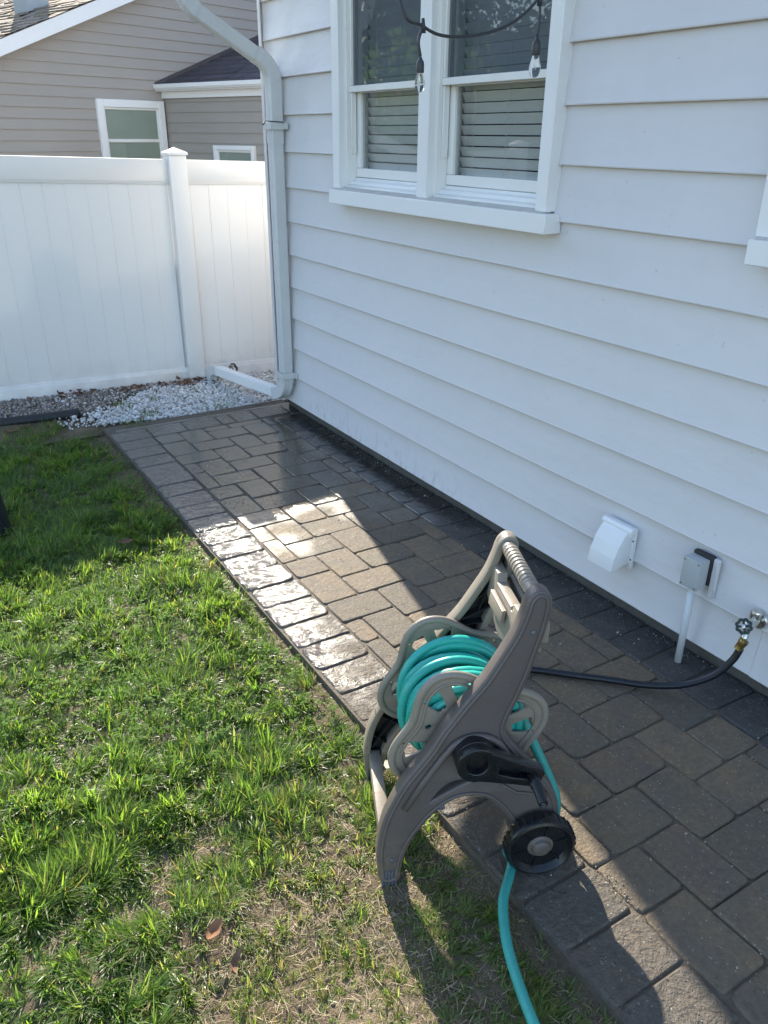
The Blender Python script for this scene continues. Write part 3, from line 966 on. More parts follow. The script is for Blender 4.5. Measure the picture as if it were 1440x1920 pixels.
link('wing_roof_deck', prism([(0.0, 0), (6.0, 0), (6.0, 3.6), (0.0, 3.6)], -0.03, -0.004, lambda t, e, a: PR(t, e, a), 'wing_roof_deck'), MAT['nroof_dark'], nb)
# flashing where wing roof meets the gable wall
link('flashing', prism([(0.0, 0), (0.012, 0), (0.012, 3.5), (0.0, 3.5)], 0.0, 0.05, lambda t, e, a: PR(t + 0.001, e, a), 'flashing'), MAT['nroof_dark'], nb)
# main roof with rake board: sunlit slope that rises to the right
OV = 0.16
def PM(s, d, lift=0.0): return P1(s, d, rake(s) + 0.155 + lift)
for k in range(70):
    s0 = -4.6 + k * 0.115; s1 = s0 + 0.128
    if s0 > APEX: break
    V, F_ = [], []
    d = OV + 0.012 
    while d > -7.0:
        w = random.uniform(0.10, 0.28)
        lf = random.choice((0.006, 0.013, 0.020))
        o_ = len(V)
        V += [PM(s0, d, lf), PM(s0, d - w + 0.006, lf), PM(s1, d - w + 0.006, 0.003), PM(s1, d, 0.003), PM(s0, d, 0), PM(s0, d - w + 0.006, 0)]
        F_ += [(o_, o_ + 1, o_ + 2, o_ + 3), (o_ + 4, o_ + 5, o_ + 1, o_)]
        d -= w
    link('shingle_course', me_py('shingle_course', V, F_), MAT['nroof_lit'], nb)
link('main_roof_deck', prism([(-4.6, 0), (APEX, 0), (APEX, 1), (-4.6, 1)], 0, 1, lambda s, q, a: PM(s, OV - 0.002 if a == 0 else -7.0, -0.002 - (1 - q) * 0.04), 'main_roof_deck'), MAT['nroof_lit'], nb)
link('rake_board', prism([(-4.6, 0), (APEX, 0), (APEX, 1), (-4.6, 1)], OV - 0.002, OV + 0.02 - 0.012, lambda s, q, a: P1(s, a, rake(s) + 0.02 + q * 0.128), 'rake_board'), MAT['trim'], nb)
link('rake_soffit', prism([(-4.6, 0), (APEX, 0), (APEX, 1), (-4.6, 1)], 0.002, OV - 0.004, lambda s, q, a: P1(s, a, rake(s) + 0.02 + q * 0.012), 'rake_soffit'), MAT['trim'], nb)
link('far_roof', prism([(APEX, 0), (APEX * 2 + 4, 0), (APEX * 2 + 4, 1), (APEX, 1)], OV, -7.0, lambda s, q, a: P1(s, a, rake(2 * APEX - s) + 0.10 + q * 0.05), 'far_roof'), MAT['nroof_lit'], nb)
# vent stack on the sunlit slope
cs, cdp = -0.86, -0.95
ch = link('chimney', prism([(-0.13, -0.13), (0.13, -0.13), (0.13, 0.13), (-0.13, 0.13)], -0.3, 0.75, lambda s, q, a: P1(cs + s, cdp + q, rake(cs) + 0.16 + a), 'chimney', 0.006, 1), MAT['boxgrey'], nb)
# windows of the neighbour
def nwin(P, s0, s1, z0, z1, zm, fw_):
    bm = bmesh.new()
    def bx(a, b, c, d, e0, e1):
        vs = [bm.verts.new(P(s, e, z)) for e in (e0, e1) for s, z in ((a, c), (b, c), (b, d), (a, d))]
        for q in ((0, 1, 2, 3), (7, 6, 5, 4), (0, 4, 5, 1), (1, 5, 6, 2), (2, 6, 7, 3), (3, 7, 4, 0)): bm.faces.new([vs[i] for i in q])
    bx(s0, s0 + fw_, z0, z1, -0.005, 0.035); bx(s1 - fw_, s1, z0, z1, -0.005, 0.035)
    bx(s0 + fw_, s1 - fw_, z1 - fw_, z1, -0.005, 0.035); bx(s0 + fw_, s1 - fw_, z0, z0 + fw_, -0.005, 0.035)
    w = link('window', bm_done(bm, 'window', 0.003, 1), MAT['trim'], nb)
    bm = bmesh.new(); a, b = s0 + fw_ + 0.001, s1 - fw_ - 0.001
    f = 0.022
    bx(a, a + f, z0 + fw_ + .001, z1 - fw_ - .001, -0.004, 0.018); bx(b - f, b, z0 + fw_ + .001, z1 - fw_ - .001, -0.004, 0.018)
    bx(a + f, b - f, z1 - fw_ - f, z1 - fw_ - .001, -0.004, 0.018)
    if zm: bx(a + f, b - f, zm - 0.016, zm + 0.016, -0.004, 0.022)
    link('sash', bm_done(bm, 'sash', 0.002, 1), MAT['sash'], w)
    bm = bmesh.new(); bx(a + f, b - f, z0 + fw_, z1 - fw_ - f, 0.006, 0.008)
    link('pane', bm_done(bm, 'pane', 0, 1, False), MAT['glass_n'], w)
    bm = bmesh.new(); bx(a, b, z0 + fw_, z1 - fw_, -0.0105, 0.003)
    link('shade', bm_done(bm, 'shade', 0, 1, False), MAT['blindglass'], w)
nwin(P1, -0.879, -0.026, 1.30, 2.072, 1.675, 0.075)
nwin(P2, 0.805, 1.440, 0.95, 1.640, None, 0.045)

# ------------------------------------------------------------------ gravel bed, edging and litter
def ico(sub):
    bm = bmesh.new(); bmesh.ops.create_icosphere(bm, subdivisions=sub, radius=1.0)
    bmesh.ops.triangulate(bm, faces=bm.faces)
    V = np.array([v.co[:] for v in bm.verts]); bm.verts.index_update()
    F_ = np.array([[v.index for v in f.verts] for f in bm.faces]); bm.free(); return V, F_
IV, IF = ico(1)
def stones(name, pts, size, cols, mat):
    n = len(pts); m = len(IV)
    q = rng.normal(size=(n, 4)); q /= np.linalg.norm(q, axis=1)[:, None]
    w, x, y, z = q.T
    R_ = np.stack([np.stack([1 - 2 * (y * y + z * z), 2 * (x * y - z * w), 2 * (x * z + y * w)], -1),
                   np.stack([2 * (x * y + z * w), 1 - 2 * (x * x + z * z), 2 * (y * z - x * w)], -1),
                   np.stack([2 * (x * z - y * w), 2 * (y * z + x * w), 1 - 2 * (x * x + y * y)], -1)], 1)
    sc = size[:, None] * rng.uniform(0.55, 1.15, (n, 3))
    base = IV[None] * (1 + rng.normal(0, 0.13, (n, m, 1)))
    V = np.einsum('nij,nmj->nmi', R_, base * sc[:, None, :]) + pts[:, None, :]
    F_ = IF[None] + (np.arange(n) * m)[:, None, None]
    me = np_mesh(name, V.reshape(-1, 3), F_.reshape(-1, 3), False)
    vcol(me, 'tint', np.repeat(cols, m, 0))
    return link(name, me, mat)
def bed_z(x, y): return -0.030 + 0.045 * np.clip((y - 5.2) / 0.7, 0, 1) * np.clip((-x) / 1.5 * 0.4 + 0.6, 0.4, 1.3) + fz(x) * 0.5
o = sheet('gravel_bed', -3.2, 2.2, 5.14, 6.7, 60, 24, lambda x, y: bed_z(x, y) - 0.012, MAT['soil'])
tag(o, kind='structure')
n = 20000
px = rng.uniform(-1.45, 1.0, n); py = rng.uniform(5.15, 5.97, n)
edge = 5.20 + 0.05 * np.sin(px * 5) + np.clip((-px - 0.95) * 0.30, 0, 1)
keep = (py > edge) & ~((px < -1.30 - 0.1 * np.sin(py * 9)) & (rng.random(n) < 0.85))
back = (py > 5.60 + 0.10 * np.sin(px * 7) + (px + 1.2) * 0.32) & (px < -0.35)
white = keep & ~(back & (rng.random(n) < 0.85))
pts = np.stack([px, py, bed_z(px, py) + rng.uniform(-0.006, 0.012, n)], 1)[white]
sz = rng.gamma(6, 0.00115, len(pts)) + 0.0022
cl = np.clip(rng.normal(0.66, 0.10, (len(pts), 1)) * np.array([[1.0, 0.99, 0.97]]) + rng.normal(0, 0.012, (len(pts), 3)), 0.12, 0.85)
dirty = rng.random(len(pts)) < 0.12; cl[dirty] *= np.array([0.55, 0.50, 0.43])
o = stones('white_gravel', pts, sz, cl, MAT['stone']); tag(o, 'white marble chip gravel between patio and fence', 'gravel', kind='stuff')
n = 11000
px = rng.uniform(-3.0, -0.30, n); py = rng.uniform(5.42, 5.98, n)
kb = (py > 5.58 + 0.08 * np.sin(px * 6) + np.clip((px + 1.35), 0, 1.2) * 0.33) 
px, py = px[kb], py[kb]; n = len(px)
pts = np.stack([px, py, bed_z(px, py) + rng.uniform(-0.004, 0.014, n)], 1)
pal = np.array([(0.30, 0.24, 0.19), (0.22, 0.18, 0.15), (0.38, 0.33, 0.28), (0.17, 0.15, 0.14), (0.33, 0.29, 0.27), (0.45, 0.42, 0.38)])
o = stones('brown_pebbles', pts, rng.gamma(6, 0.0011, n) + 0.0022, pal[rng.integers(0, 6, n)] * rng.uniform(0.8, 1.15, (n, 1)), MAT['stone'])
tag(o, 'mixed brown pebbles along the foot of the fence', 'gravel', kind='stuff')

# black plastic lawn edging, a tube on a strip
ed = empty('lawn_edging', (-1.6, 5.56, 0))
tag(ed, 'black plastic lawn edging strip between grass and gravel', 'edging')
ep = catmull([(-3.0, 5.75, -0.0), (-2.3, 5.64, 0.005), (-1.76, 5.585, 0.012), (-1.50, 5.548, 0.016), (-1.285, 5.53, 0.018)], 8)
tube('bead', ep, 0.034, MAT['edging'], ed, 14)
V, F_ = [], []
for i, q in enumerate(ep): V += [q + Vector((0, -0.006, 0)), q + Vector((0, -0.010, -0.09)), q + Vector((0, 0.004, -0.09)), q + Vector((0, 0.006, 0))]
for i in range(len(ep) - 1):
    for k in range(4): F_.append((i * 4 + k, i * 4 + (k + 1) % 4, i * 4 + 4 + (k + 1) % 4, i * 4 + 4 + k))
link('skirt', me_py('skirt', V, F_), MAT['edging'], ed)

# dead leaves and curled litter at the fence
def leaf_geo(c, L, w, yaw_, curl, tilt):
    V, F_ = [], []
    n = 6
    Rm = Euler((tilt, random.uniform(-.3, .3), yaw_)).to_matrix()
    for i in range(n + 1):
        t = i / n; hw = w * math.sin(math.pi * min(1, t * 0.93 + 0.05)) ** 0.8
        for s in (-1, 0, 1):
            p = Vector(((t - 0.5) * L, s * hw * random.uniform(.85, 1.15), curl * ((t - 0.5) ** 2 * 4) * L * 0.4 + abs(s) * hw * 0.5))
            V.append(Vector(c) + Rm @ p)
    for i in range(n):
        for k in range(2): F_.append((i * 3 + k, i * 3 + k + 1, i * 3 + 4 + k, i * 3 + 3 + k))
    return V, F_
def leaf(c, L, w, yaw_, curl, tilt, col, label):
    v, f = leaf_geo(c, L, w, yaw_, curl, tilt)
    me = me_py('dead_leaf', v, f, True); vcol(me, 'tint', np.tile(np.array(col), (len(v), 1)) * rng.uniform(.8, 1.1, (len(v), 1)))
    o = link('dead_leaf', me, MAT['litter']); tag(o, label, 'leaf', 'dead leaves on the lawn')
leaf((-1.905, 1.325, 0.012), 0.055, 0.015, 0.5, 0.5, 0.2, (0.27, 0.125, 0.055), 'orange brown dead leaf on the patchy lawn near the bottom edge')
leaf((-1.90, 1.22, 0.010), 0.075, 0.010, 1.0, 0.9, 0.7, (0.22, 0.13, 0.08), 'dark curled dead leaf on bare soil below the orange leaf')
leaf((-1.53, 3.49, 0.0), 0.07, 0.018, 0.1, 0.3, 0.2, (0.15, 0.075, 0.04), 'brown leaf lying where the fence shadow ends on the grass')
parts = []
for q in range(60):
    x = random.choice((random.uniform(-0.62, -0.30), random.uniform(-1.35, -1.05), random.uniform(-2.2, -0.2), random.uniform(-1.0, -0.7), random.uniform(-0.3, 0.1)))
    parts.append(leaf_geo((x, random.uniform(5.84, 5.96), float(bed_z(x, 5.9)) + random.uniform(0.012, 0.035)), random.uniform(.03, .07), random.uniform(.007, .018), random.uniform(0, 6.3), random.uniform(-.5, 1.2), random.uniform(-.8, .8)))
for q in range(14):
    x = random.uniform(-2.0, -1.45)
    parts.append(leaf_geo((x, random.uniform(5.40, 5.50), 0.0), random.uniform(.03, .08), random.uniform(.008, .018), random.uniform(0, 6.3), random.uniform(-.5, 1.2), random.uniform(-.8, .8)))
v, f = merge(parts); me = me_py('leaf_litter', v, f, True); vcol(me, 'tint', np.tile(np.array((0.17, 0.09, 0.055)), (len(v), 1)) * np.repeat(rng.uniform(.5, 1.6, (len(v) // 21, 1)), 21, 0))
o = link('leaf_litter', me, MAT['litter']); tag(o, 'brown leaf litter gathered at the foot of the fence', 'leaf litter', kind='stuff')
# curled dry vine beside the downspout outlet
vn = empty('dry_vine', (-0.12, 5.88, 0.02)); tag(vn, 'curled dry brown vine tangled beside the downspout outlet', 'vine')
for q in range(6):
    c0 = Vector((random.uniform(-0.16, -0.02), random.uniform(5.84, 5.92), 0.02)); r_ = random.uniform(0.02, 0.045); a0 = random.uniform(0, 6)
    path = [c0 + Vector((math.cos(a0 + t * .55) * r_ * (1 - t * .03), 0.01 * math.sin(t), math.sin(a0 + t * .5) * r_ + r_ + 0.003 * t)) for t in range(14)]
    tube('tendril', path, 0.0035, MAT['bark'], vn, 6)

# ------------------------------------------------------------------ grass
# bare patches in the lawn (world position, radius, strength)
BS = 0.74
bare = [(-1.81, 1.64, .07, 1.0), (-1.60, 1.50, .08, .9), (-1.51, 1.35, .11, 1.0), (-1.71, 1.35, .10, .95), (-1.62, 1.26, .12, .9), (-1.79, 1.11, .17, .9),
        (-1.91, 1.16, .11, .8), (-2.23, 1.53, .07, .8), (-1.57, 1.14, .12, .75), (-1.42, 1.63, .09, .7), (-1.89, 2.15, .04, .6), (-1.25, 1.24, .07, .7),
        (-1.66, 1.0, .2, .75), (-1.50, 1.50, .10, .7), (-1.98, 1.22, .07, .6), (-1.45, 1.25, .07, .9), (-2.03, 1.05, .10, .7), (-1.36, 3.9, .12, .55), (-1.30, 3.55, .07, .7), (-1.31, 4.4, .06, .6), (-1.29, 3.1, .06, .6), (-1.30, 2.6, .05, .5)]
def bareness(x, y):
    b = np.zeros_like(x)
    jx = (fbm2(x, y, 9, 3) - .5) * 0.12; jy = (fbm2(x, y, 9, 4) - .5) * 0.12
    for (cx, cy, r, s) in bare:
        d = np.hypot(x + jx - cx, y + jy - cy) / r
        b = np.maximum(b, BS * s * np.clip(1.5 - d, 0, 1))
    return b
def blades(n, x0, x1, y0, y1, sd, bk=1.0, sk=0.28):
    x = rng.uniform(x0, x1, n); y = rng.uniform(y0, y1, n)
    # tufting: pull blades towards tuft centres
    gx = np.round(x / 0.045 + fbm2(x, y, 11, 5) * 1.5); gy = np.round(y / 0.045 + fbm2(x, y, 11, 6) * 1.5)
    hx = (np.sin(gx * 12.9898 + gy * 78.233) * 43758.5453) % 1.0; hy = (np.sin(gx * 39.3468 + gy * 11.135) * 24634.6345) % 1.0
    pull = 0.35
    x = x + pull * ((gx + hx - .5 - fbm2(x, y, 11, 5) * 1.5) * 0.045 - x); y = y + pull * ((gy + hy - .5 - fbm2(x, y, 11, 6) * 1.5) * 0.045 - y)
    b = bareness(x, y)
    cl = np.clip((fbm2(x, y, 12.0, 77, 2) - 0.25) / 0.5, 0, 1)
    dens = np.clip(0.86 + 0.6 * (fbm2(x, y, 3.2, 1) - 0.3) + 0.25 * (hx - .5), 0.3, 1) * (0.78 + 0.22 * cl)
    edge_gap = np.clip((-1.232 - x) / (0.03 + (0.05 + 0.16 * np.clip((y - 2.9) / 0.4, 0, 1)) * fbm2(x, y, 5, 8)), 0, 1) ** 1.5
    south = np.clip((1.75 - y) / 0.5, 0, 1) * np.clip((x + 2.15) / 0.25, 0, 1)      # thin, poor corner by the reel
    keep = rng.random(n) < dens * (1 - np.clip(b * 1.05 * bk, 0, 0.97)) * (0.12 + 0.88 * edge_gap) * (1 - sk * south)
    keep &= x < -1.222
    keep &= ~((y > 5.24 + 0.05 * np.sin(x * 9)) & (x > -1.42)) & (y < 5.50)
    x, y, hx, hy, b, south = x[keep], y[keep], hx[keep], hy[keep], b[keep], south[keep]
    return x, y, hx, hy, b, south
def build_grass(name, groups, mat):
    Vs, Fs, Cs = [], [], []; base = 0
    for gi, (x, y, hx, hy, b, south) in enumerate(groups):
        n = len(x); fine = gi == 0
        tall = fbm2(x, y, 2.1, 21); tuft = fbm2(x, y, 6.5, 22); cl = np.clip((fbm2(x, y, 12.0, 77, 2) - 0.25) / 0.5, 0, 1)
        L = (0.031 + 0.042 * tall + 0.028 * np.clip(tuft - .35, 0, 1)) * rng.uniform(0.55, 1.35, n) * (1 - 0.4 * b) * (1 - 0.42 * south) * (0.7 + 0.6 * hy) * (0.55 + 0.68 * cl) * np.where(rng.random(n) < 0.35, 0.6, 1.0)
        wd = (rng.gamma(5, 0.00030, n) * (0.8 + 0.3 * tall) + 0.0004) * (1 - 0.25 * south)
        ang = 2 * np.pi * (fbm2(x, y, 4.5, 31) * 1.6 + 0.35 * hx) + rng.normal(0, 0.95, n)
        lean = np.abs(rng.normal(0.50, 0.38, n)) + 0.30 * (1 - tall)
        droop = np.clip(rng.normal(0.80, 0.50, n), 0, 2.2)
        dx, dy = np.cos(ang), np.sin(ang)
        fa = ang + np.pi / 2 + rng.normal(0, 0.6, n)
        sx, sy = np.cos(fa), np.sin(fa)
        ks = (0.0, 0.38, 0.72, 1.0); ws = (0.9, 1.0, 0.72, 0.08)
        z0 = soil_np(x, y) - 0.006
        P = []
        cx, cy, cz = x.copy(), y.copy(), z0.copy()
        pk = 0.0
        rings = []
        for k, w in zip(ks, ws):
            th = lean + droop * k
            seg = (k - pk) * L
            cx = cx + dx * np.sin(th) * seg; cy = cy + dy * np.sin(th) * seg; cz = cz + np.cos(th) * seg
            pk = k
            rings.append((cx.copy(), cy.copy(), np.maximum(cz, z0 + 0.004), w))
        use = (0, 1, 2) if fine else (0, 2)
        m_ = 2 * len(use) + 1
        V = np.zeros((n, m_, 3))
        for q_, r_ in enumerate(use):
            X, Y, Z, w = rings[r_]
            V[:, 2 * q_, 0] = X - sx * wd * w; V[:, 2 * q_, 1] = Y - sy * wd * w; V[:, 2 * q_, 2] = Z
            V[:, 2 * q_ + 1, 0] = X + sx * wd * w; V[:, 2 * q_ + 1, 1] = Y + sy * wd * w; V[:, 2 * q_ + 1, 2] = Z
        V[:, m_ - 1, 0], V[:, m_ - 1, 1], V[:, m_ - 1, 2] = rings[3][0], rings[3][1], rings[3][2]
        tri = np.array([[0, 1, 3], [0, 3, 2], [2, 3, 5], [2, 5, 4], [4, 5, 6]]) if fine else np.array([[0, 1, 3], [0, 3, 2], [2, 3, 4]])
        F_ = tri[None] + (base + np.arange(n) * m_)[:, None, None]
        base += n * m_
        g0 = np.array([0.086, 0.150, 0.032]); g1 = np.array([0.142, 0.212, 0.042]); g2 = np.array([0.040, 0.090, 0.042])
        m = np.clip(fbm2(x, y, 2.7, 41) * 0.8 + rng.normal(0.1, 0.25, n), 0, 1)[:, None]
        c = g2 * (1 - m) + g0 * m
        m2 = np.clip(rng.normal(0.20, 0.3, n) + 0.3 * south + 0.25 * (cl - .5), 0, 1)[:, None]; c = c * (1 - m2) + g1 * m2
        pale = rng.random(n) < 0.10 + 0.35 * south; c[pale] = np.array([0.16, 0.20, 0.085]) * rng.uniform(0.7, 1.2, (pale.sum(), 1))
        dry = rng.random(n) < (0.06 + 0.16 * south + 0.2 * b)
        c[dry] = np.array([0.17, 0.145, 0.075]) * rng.uniform(0.7, 1.3, (dry.sum(), 1))
        c *= rng.uniform(0.75, 1.25, (n, 1))
        Vs.append(V.reshape(-1, 3)); Fs.append(F_.reshape(-1, 3)); Cs.append(np.repeat(c, m_, 0))
    me = np_mesh(name, np.concatenate(Vs), np.concatenate(Fs), True)
    vcol(me, 'tint', np.concatenate(Cs))
    return link(name, me, mat)
groups = [blades(235000, -2.75, -1.22, 0.55, 2.3, 1), blades(260000, -2.6, -1.22, 2.3, 3.9, 2), blades(100000, -2.6, -1.22, 3.9, 5.50, 3),
          blades(50000, -4.2, -2.6, 0.5, 5.46, 4), blades(25000, -2.75, -1.22, -0.5, 0.55, 5), blades(75000, -2.3, -1.22, 0.6, 1.95, 6, 0.4, 0.0)]
o = build_grass('lawn_grass', groups, MAT['grass']); tag(o, 'tufted green lawn grass left of the patio', 'grass', kind='stuff')
# grass tufts in the gravel and by the edging
def tuft_pts(c, n, r): 
    a = rng.uniform(0, 6.28, n); q = r * np.sqrt(rng.random(n)); x = c[0] + q * np.cos(a); y = c[1] + q * np.sin(a)
    return x, y
# short weeds among stones
V_, F_, C_ = [], [], []; base = 0
for (cx, cy, n, r) in ((-0.86, 5.34, 240, .07), (-0.98, 5.58, 200, .07), (-0.33, 5.27, 260, .09), (-0.75, 5.62, 120, .05), (-1.0, 5.20, 220, .10), (-0.5, 5.19, 160, .10)):
    x, y = tuft_pts((cx, cy), n, r); L = rng.uniform(.012, .035, n); a = rng.uniform(0, 6.28, n); le = rng.uniform(.2, 1.2, n); w = 0.0016
    z = bed_z(x, y)
    for q in range(n):
        d = (math.cos(a[q]), math.sin(a[q])); s = (-d[1] * w, d[0] * w)
        V_ += [(x[q] - s[0], y[q] - s[1], z[q]), (x[q] + s[0], y[q] + s[1], z[q]), (x[q] + d[0] * L[q] * math.sin(le[q]), y[q] + d[1] * L[q] * math.sin(le[q]), z[q] + 0.012 + L[q] * math.cos(le[q]))]
        F_.append((base, base + 1, base + 2)); base += 3
        C_ += [(0.075, 0.115, 0.025)] * 3
me = np_mesh('gravel_weeds', np.array(V_), np.array(F_)); vcol(me, 'tint', np.array(C_))
o = link('gravel_weeds', me, MAT['grass']); tag(o, 'small green weeds growing through the white gravel', 'weeds', kind='stuff')

# clover and broad leaves in the lawn
n = 3000
x = rng.uniform(-2.3, -1.24, n); y = rng.uniform(1.9, 4.6, n)
kk = fbm2(x, y, 3.5, 51) + 0.5 * (rng.random(n) - 0.5) > 0.56
x, y = x[kk], y[kk]; n = len(x)
V_, F_, C_ = [], [], []; base = 0
for q in range(n):
    h = float(soil_np(x[q:q+1], y[q:q+1])[0]) + random.uniform(0.02, 0.06); r_ = random.uniform(0.005, 0.011); a0 = random.uniform(0, 6.28)
    for l in range(3):
        a = a0 + l * 2.094; tl = random.uniform(-.4, .5)
        d = Vector((math.cos(a), math.sin(a), tl)); s = Vector((-math.sin(a), math.cos(a), random.uniform(-.2, .2)))
        c0 = Vector((x[q], y[q], h))
        V_ += [c0, c0 + d * r_ * 0.9 + s * r_ * 0.62, c0 + d * r_ * 1.7, c0 + d * r_ * 0.9 - s * r_ * 0.62]
        F_.append((base, base + 1, base + 2, base + 3)); base += 4
        g_ = random.uniform(.8, 1.3); C_ += [(0.100 * g_, 0.185 * g_, 0.030 * g_)] * 4
me = np_mesh('clover', np.array([tuple(v) for v in V_]), np.array(F_)); vcol(me, 'tint', np.array(C_))
o = link('clover', me, MAT['clover']); tag(o, 'small clover leaves mixed through the lawn', 'clover', kind='stuff')

# dry thatch lying on the bare soil
n = 14000
x = rng.uniform(-2.45, -1.23, n); y = rng.uniform(0.5, 2.4, n)
pr = 0.06 + 0.9 * bareness(x, y) + 0.55 * np.clip((1.8 - y) / 0.5, 0, 1) * np.clip((x + 2.2) / 0.3, 0, 1)
kk = rng.random(n) < pr; x, y = x[kk], y[kk]; n = len(x)
a = rng.uniform(0, 6.28, n); L = rng.uniform(0.008, 0.034, n); w = rng.uniform(0.0003, 0.0008, n)
z = soil_z(x, y) + rng.uniform(0.001, 0.010, n)
dx, dy = np.cos(a), np.sin(a); tz = rng.normal(0, 0.12, n)
V = np.zeros((n, 4, 3))
for k, (s, t_) in enumerate(((-1, -1), (1, -1), (1, 1), (-1, 1))):
    V[:, k, 0] = x + dx * L * .5 * s - dy * w * t_; V[:, k, 1] = y + dy * L * .5 * s + dx * w * t_; V[:, k, 2] = z + tz * L * .5 * s
me = np_mesh('dry_thatch', V.reshape(-1, 3), (np.arange(n) * 4)[:, None] + np.arange(4)[None])
vcol(me, 'tint', np.repeat(np.array([[0.40, 0.325, 0.20]]) * rng.uniform(0.35, 1.3, (n, 1)), 4, 0))
o = link('dry_thatch', me, MAT['thatch']); tag(o, 'dry straw thatch lying on the bare soil', 'thatch', kind='stuff')
# crumbs of soil on bare patches and loose grit beside the patio edge
n = 5200
x = rng.uniform(-2.4, -1.23, n); y = rng.uniform(0.6, 4.8, n)
pr = np.clip(bareness(x, y) * 1.2, 0, 1) + 0.5 * np.clip((x + 1.27) / 0.04, 0, 1)
kk = rng.random(n) < pr; x, y = x[kk], y[kk]; n = len(x)
z = soil_z(x, y) + 0.001
cl = np.array([[0.17, 0.125, 0.083]]) * rng.uniform(0.6, 1.6, (n, 1))
o = stones('soil_crumbs', np.stack([x, y, z], 1), rng.gamma(2.0, 0.0012, n) + 0.0008, cl, MAT['stone'])
tag(o, 'crumbs of brown soil on the bare lawn patches', 'soil', kind='stuff')

# grit, paver chips and clippings lying on the patio
n = 2600
x = rng.uniform(-1.19, 0.03, n); y = rng.uniform(0.0, 4.6, n)
jn = rng.random(n) < 0.45                                   # many grains gather in the joints
x[jn] = X0 + np.round((x[jn] - X0) / UX) * UX + rng.normal(0, 0.004, jn.sum())
near_wall = rng.random(n) < 0.22; x[near_wall] = rng.uniform(-0.02, 0.056, near_wall.sum())
m = 120; x[:m] = -0.985 + rng.normal(0, 0.022, m); y[:m] = 0.93 + rng.normal(0, 0.035, m)
sz = rng.gamma(2.2, 0.00055, n) + 0.0005
cl = np.array([[0.30, 0.275, 0.235]]) * rng.uniform(0.4, 1.7, (n, 1))
o = stones('paver_grit', np.stack([x, y, np.full(n, 0.0008)], 1), sz, cl, MAT['stone'])
tag(o, 'loose sand grit and small chips on the patio pavers', 'grit', kind='stuff')

# dark pot at the left picture edge
lathe('dark_pot', [(0.0, 0.0), (0.11, 0.0), (0.125, 0.015), (0.11, 0.08), (0.098, 0.25), (0.09, 0.30), (0.096, 0.305), (0.096, 0.33), (0.082, 0.33), (0.08, 0.29), (0.0, 0.28)], 28,
      lambda a, b, h: (-2.075 + a, 3.99 + b, -0.05 + h), MAT['pot'])
tag(bpy.data.objects['dark_pot'], 'dark round pot on the shaded grass at the left picture edge', 'pot')

# ------------------------------------------------------------------ vent hood, junction box, spigot
vent = empty('vent_hood', (0, 1.88, 0.236)); tag(vent, 'white plastic dryer vent hood low on the siding', 'vent')
box('flange', (-0.012, 1.806, 0.232), (0.004, 1.954, 0.402), MAT['ventwhite'], vent, 0.004, 2)
prof = [(-0.012, 0.398), (-0.03, 0.396), (-0.052, 0.378), (-0.078, 0.338), (-0.095, 0.29), (-0.104, 0.238), (-0.099, 0.238), (-0.012, 0.252)]
link('hood', prism(prof, 1.818, 1.944, lambda u, v, a: (u, a, v), 'hood', 0.003, 2), MAT['ventwhite'], vent)
prof = [(-0.013, 0.410), (-0.030, 0.408), (-0.040, 0.396), (-0.036, 0.376), (-0.013, 0.380)]
link('top_lip', prism(prof, 1.804, 1.956, lambda u, v, a: (u, a, v), 'top_lip', 0.003, 2), MAT['ventwhite'], vent)
for z in (0.27, 0.35): box('screw', (-0.0145, 1.8075, z), (-0.0115, 1.8125, z + 0.005), MAT['gasket'], vent)

jb = empty('junction_box', (0, 1.50, 0.32)); tag(jb, 'grey outdoor electrical junction box with conduit into the patio', 'electrical box')
box('gasket', (-0.018, 1.461, 0.330), (0.006, 1.543, 0.444), MAT['gasket'], jb, 0.008, 2)
box('box_body', (-0.062, 1.467, 0.322), (-0.0205, 1.538, 0.434), MAT['boxgrey'], jb, 0.005, 2)
box('cover', (-0.071, 1.466, 0.321), (-0.0625, 1.539, 0.435), MAT['boxgrey'], jb, 0.003, 2)
for yy in (1.474, 1.531):
    for z in (0.331, 0.425):
        lathe('screw', [(0, 0.0025), (0.0035, 0.002), (0.004, 0.0)], 10, lambda a, b, h, yy=yy, z=z: (-0.071 - h, yy + a, z + b), MAT['metal'], jb)
lathe('connector', [(0.0, 0.335), (0.016, 0.335), (0.016, 0.300), (0.0125, 0.299)], 16, lambda a, b, h: (-0.042 + a, 1.502 + b, h), MAT['pipe_pvc'], jb)
tube('conduit', [(-0.042, 1.502, 0.325), (-0.042, 1.502, -0.02)], 0.0125, MAT['pipe_pvc'], jb, 18)
# patch plate on the siding behind the box
box('backing_plate', (-0.0125, 1.440, 0.288), (0.004, 1.4605, 0.44), MAT['siding'], jb, 0.002, 1)

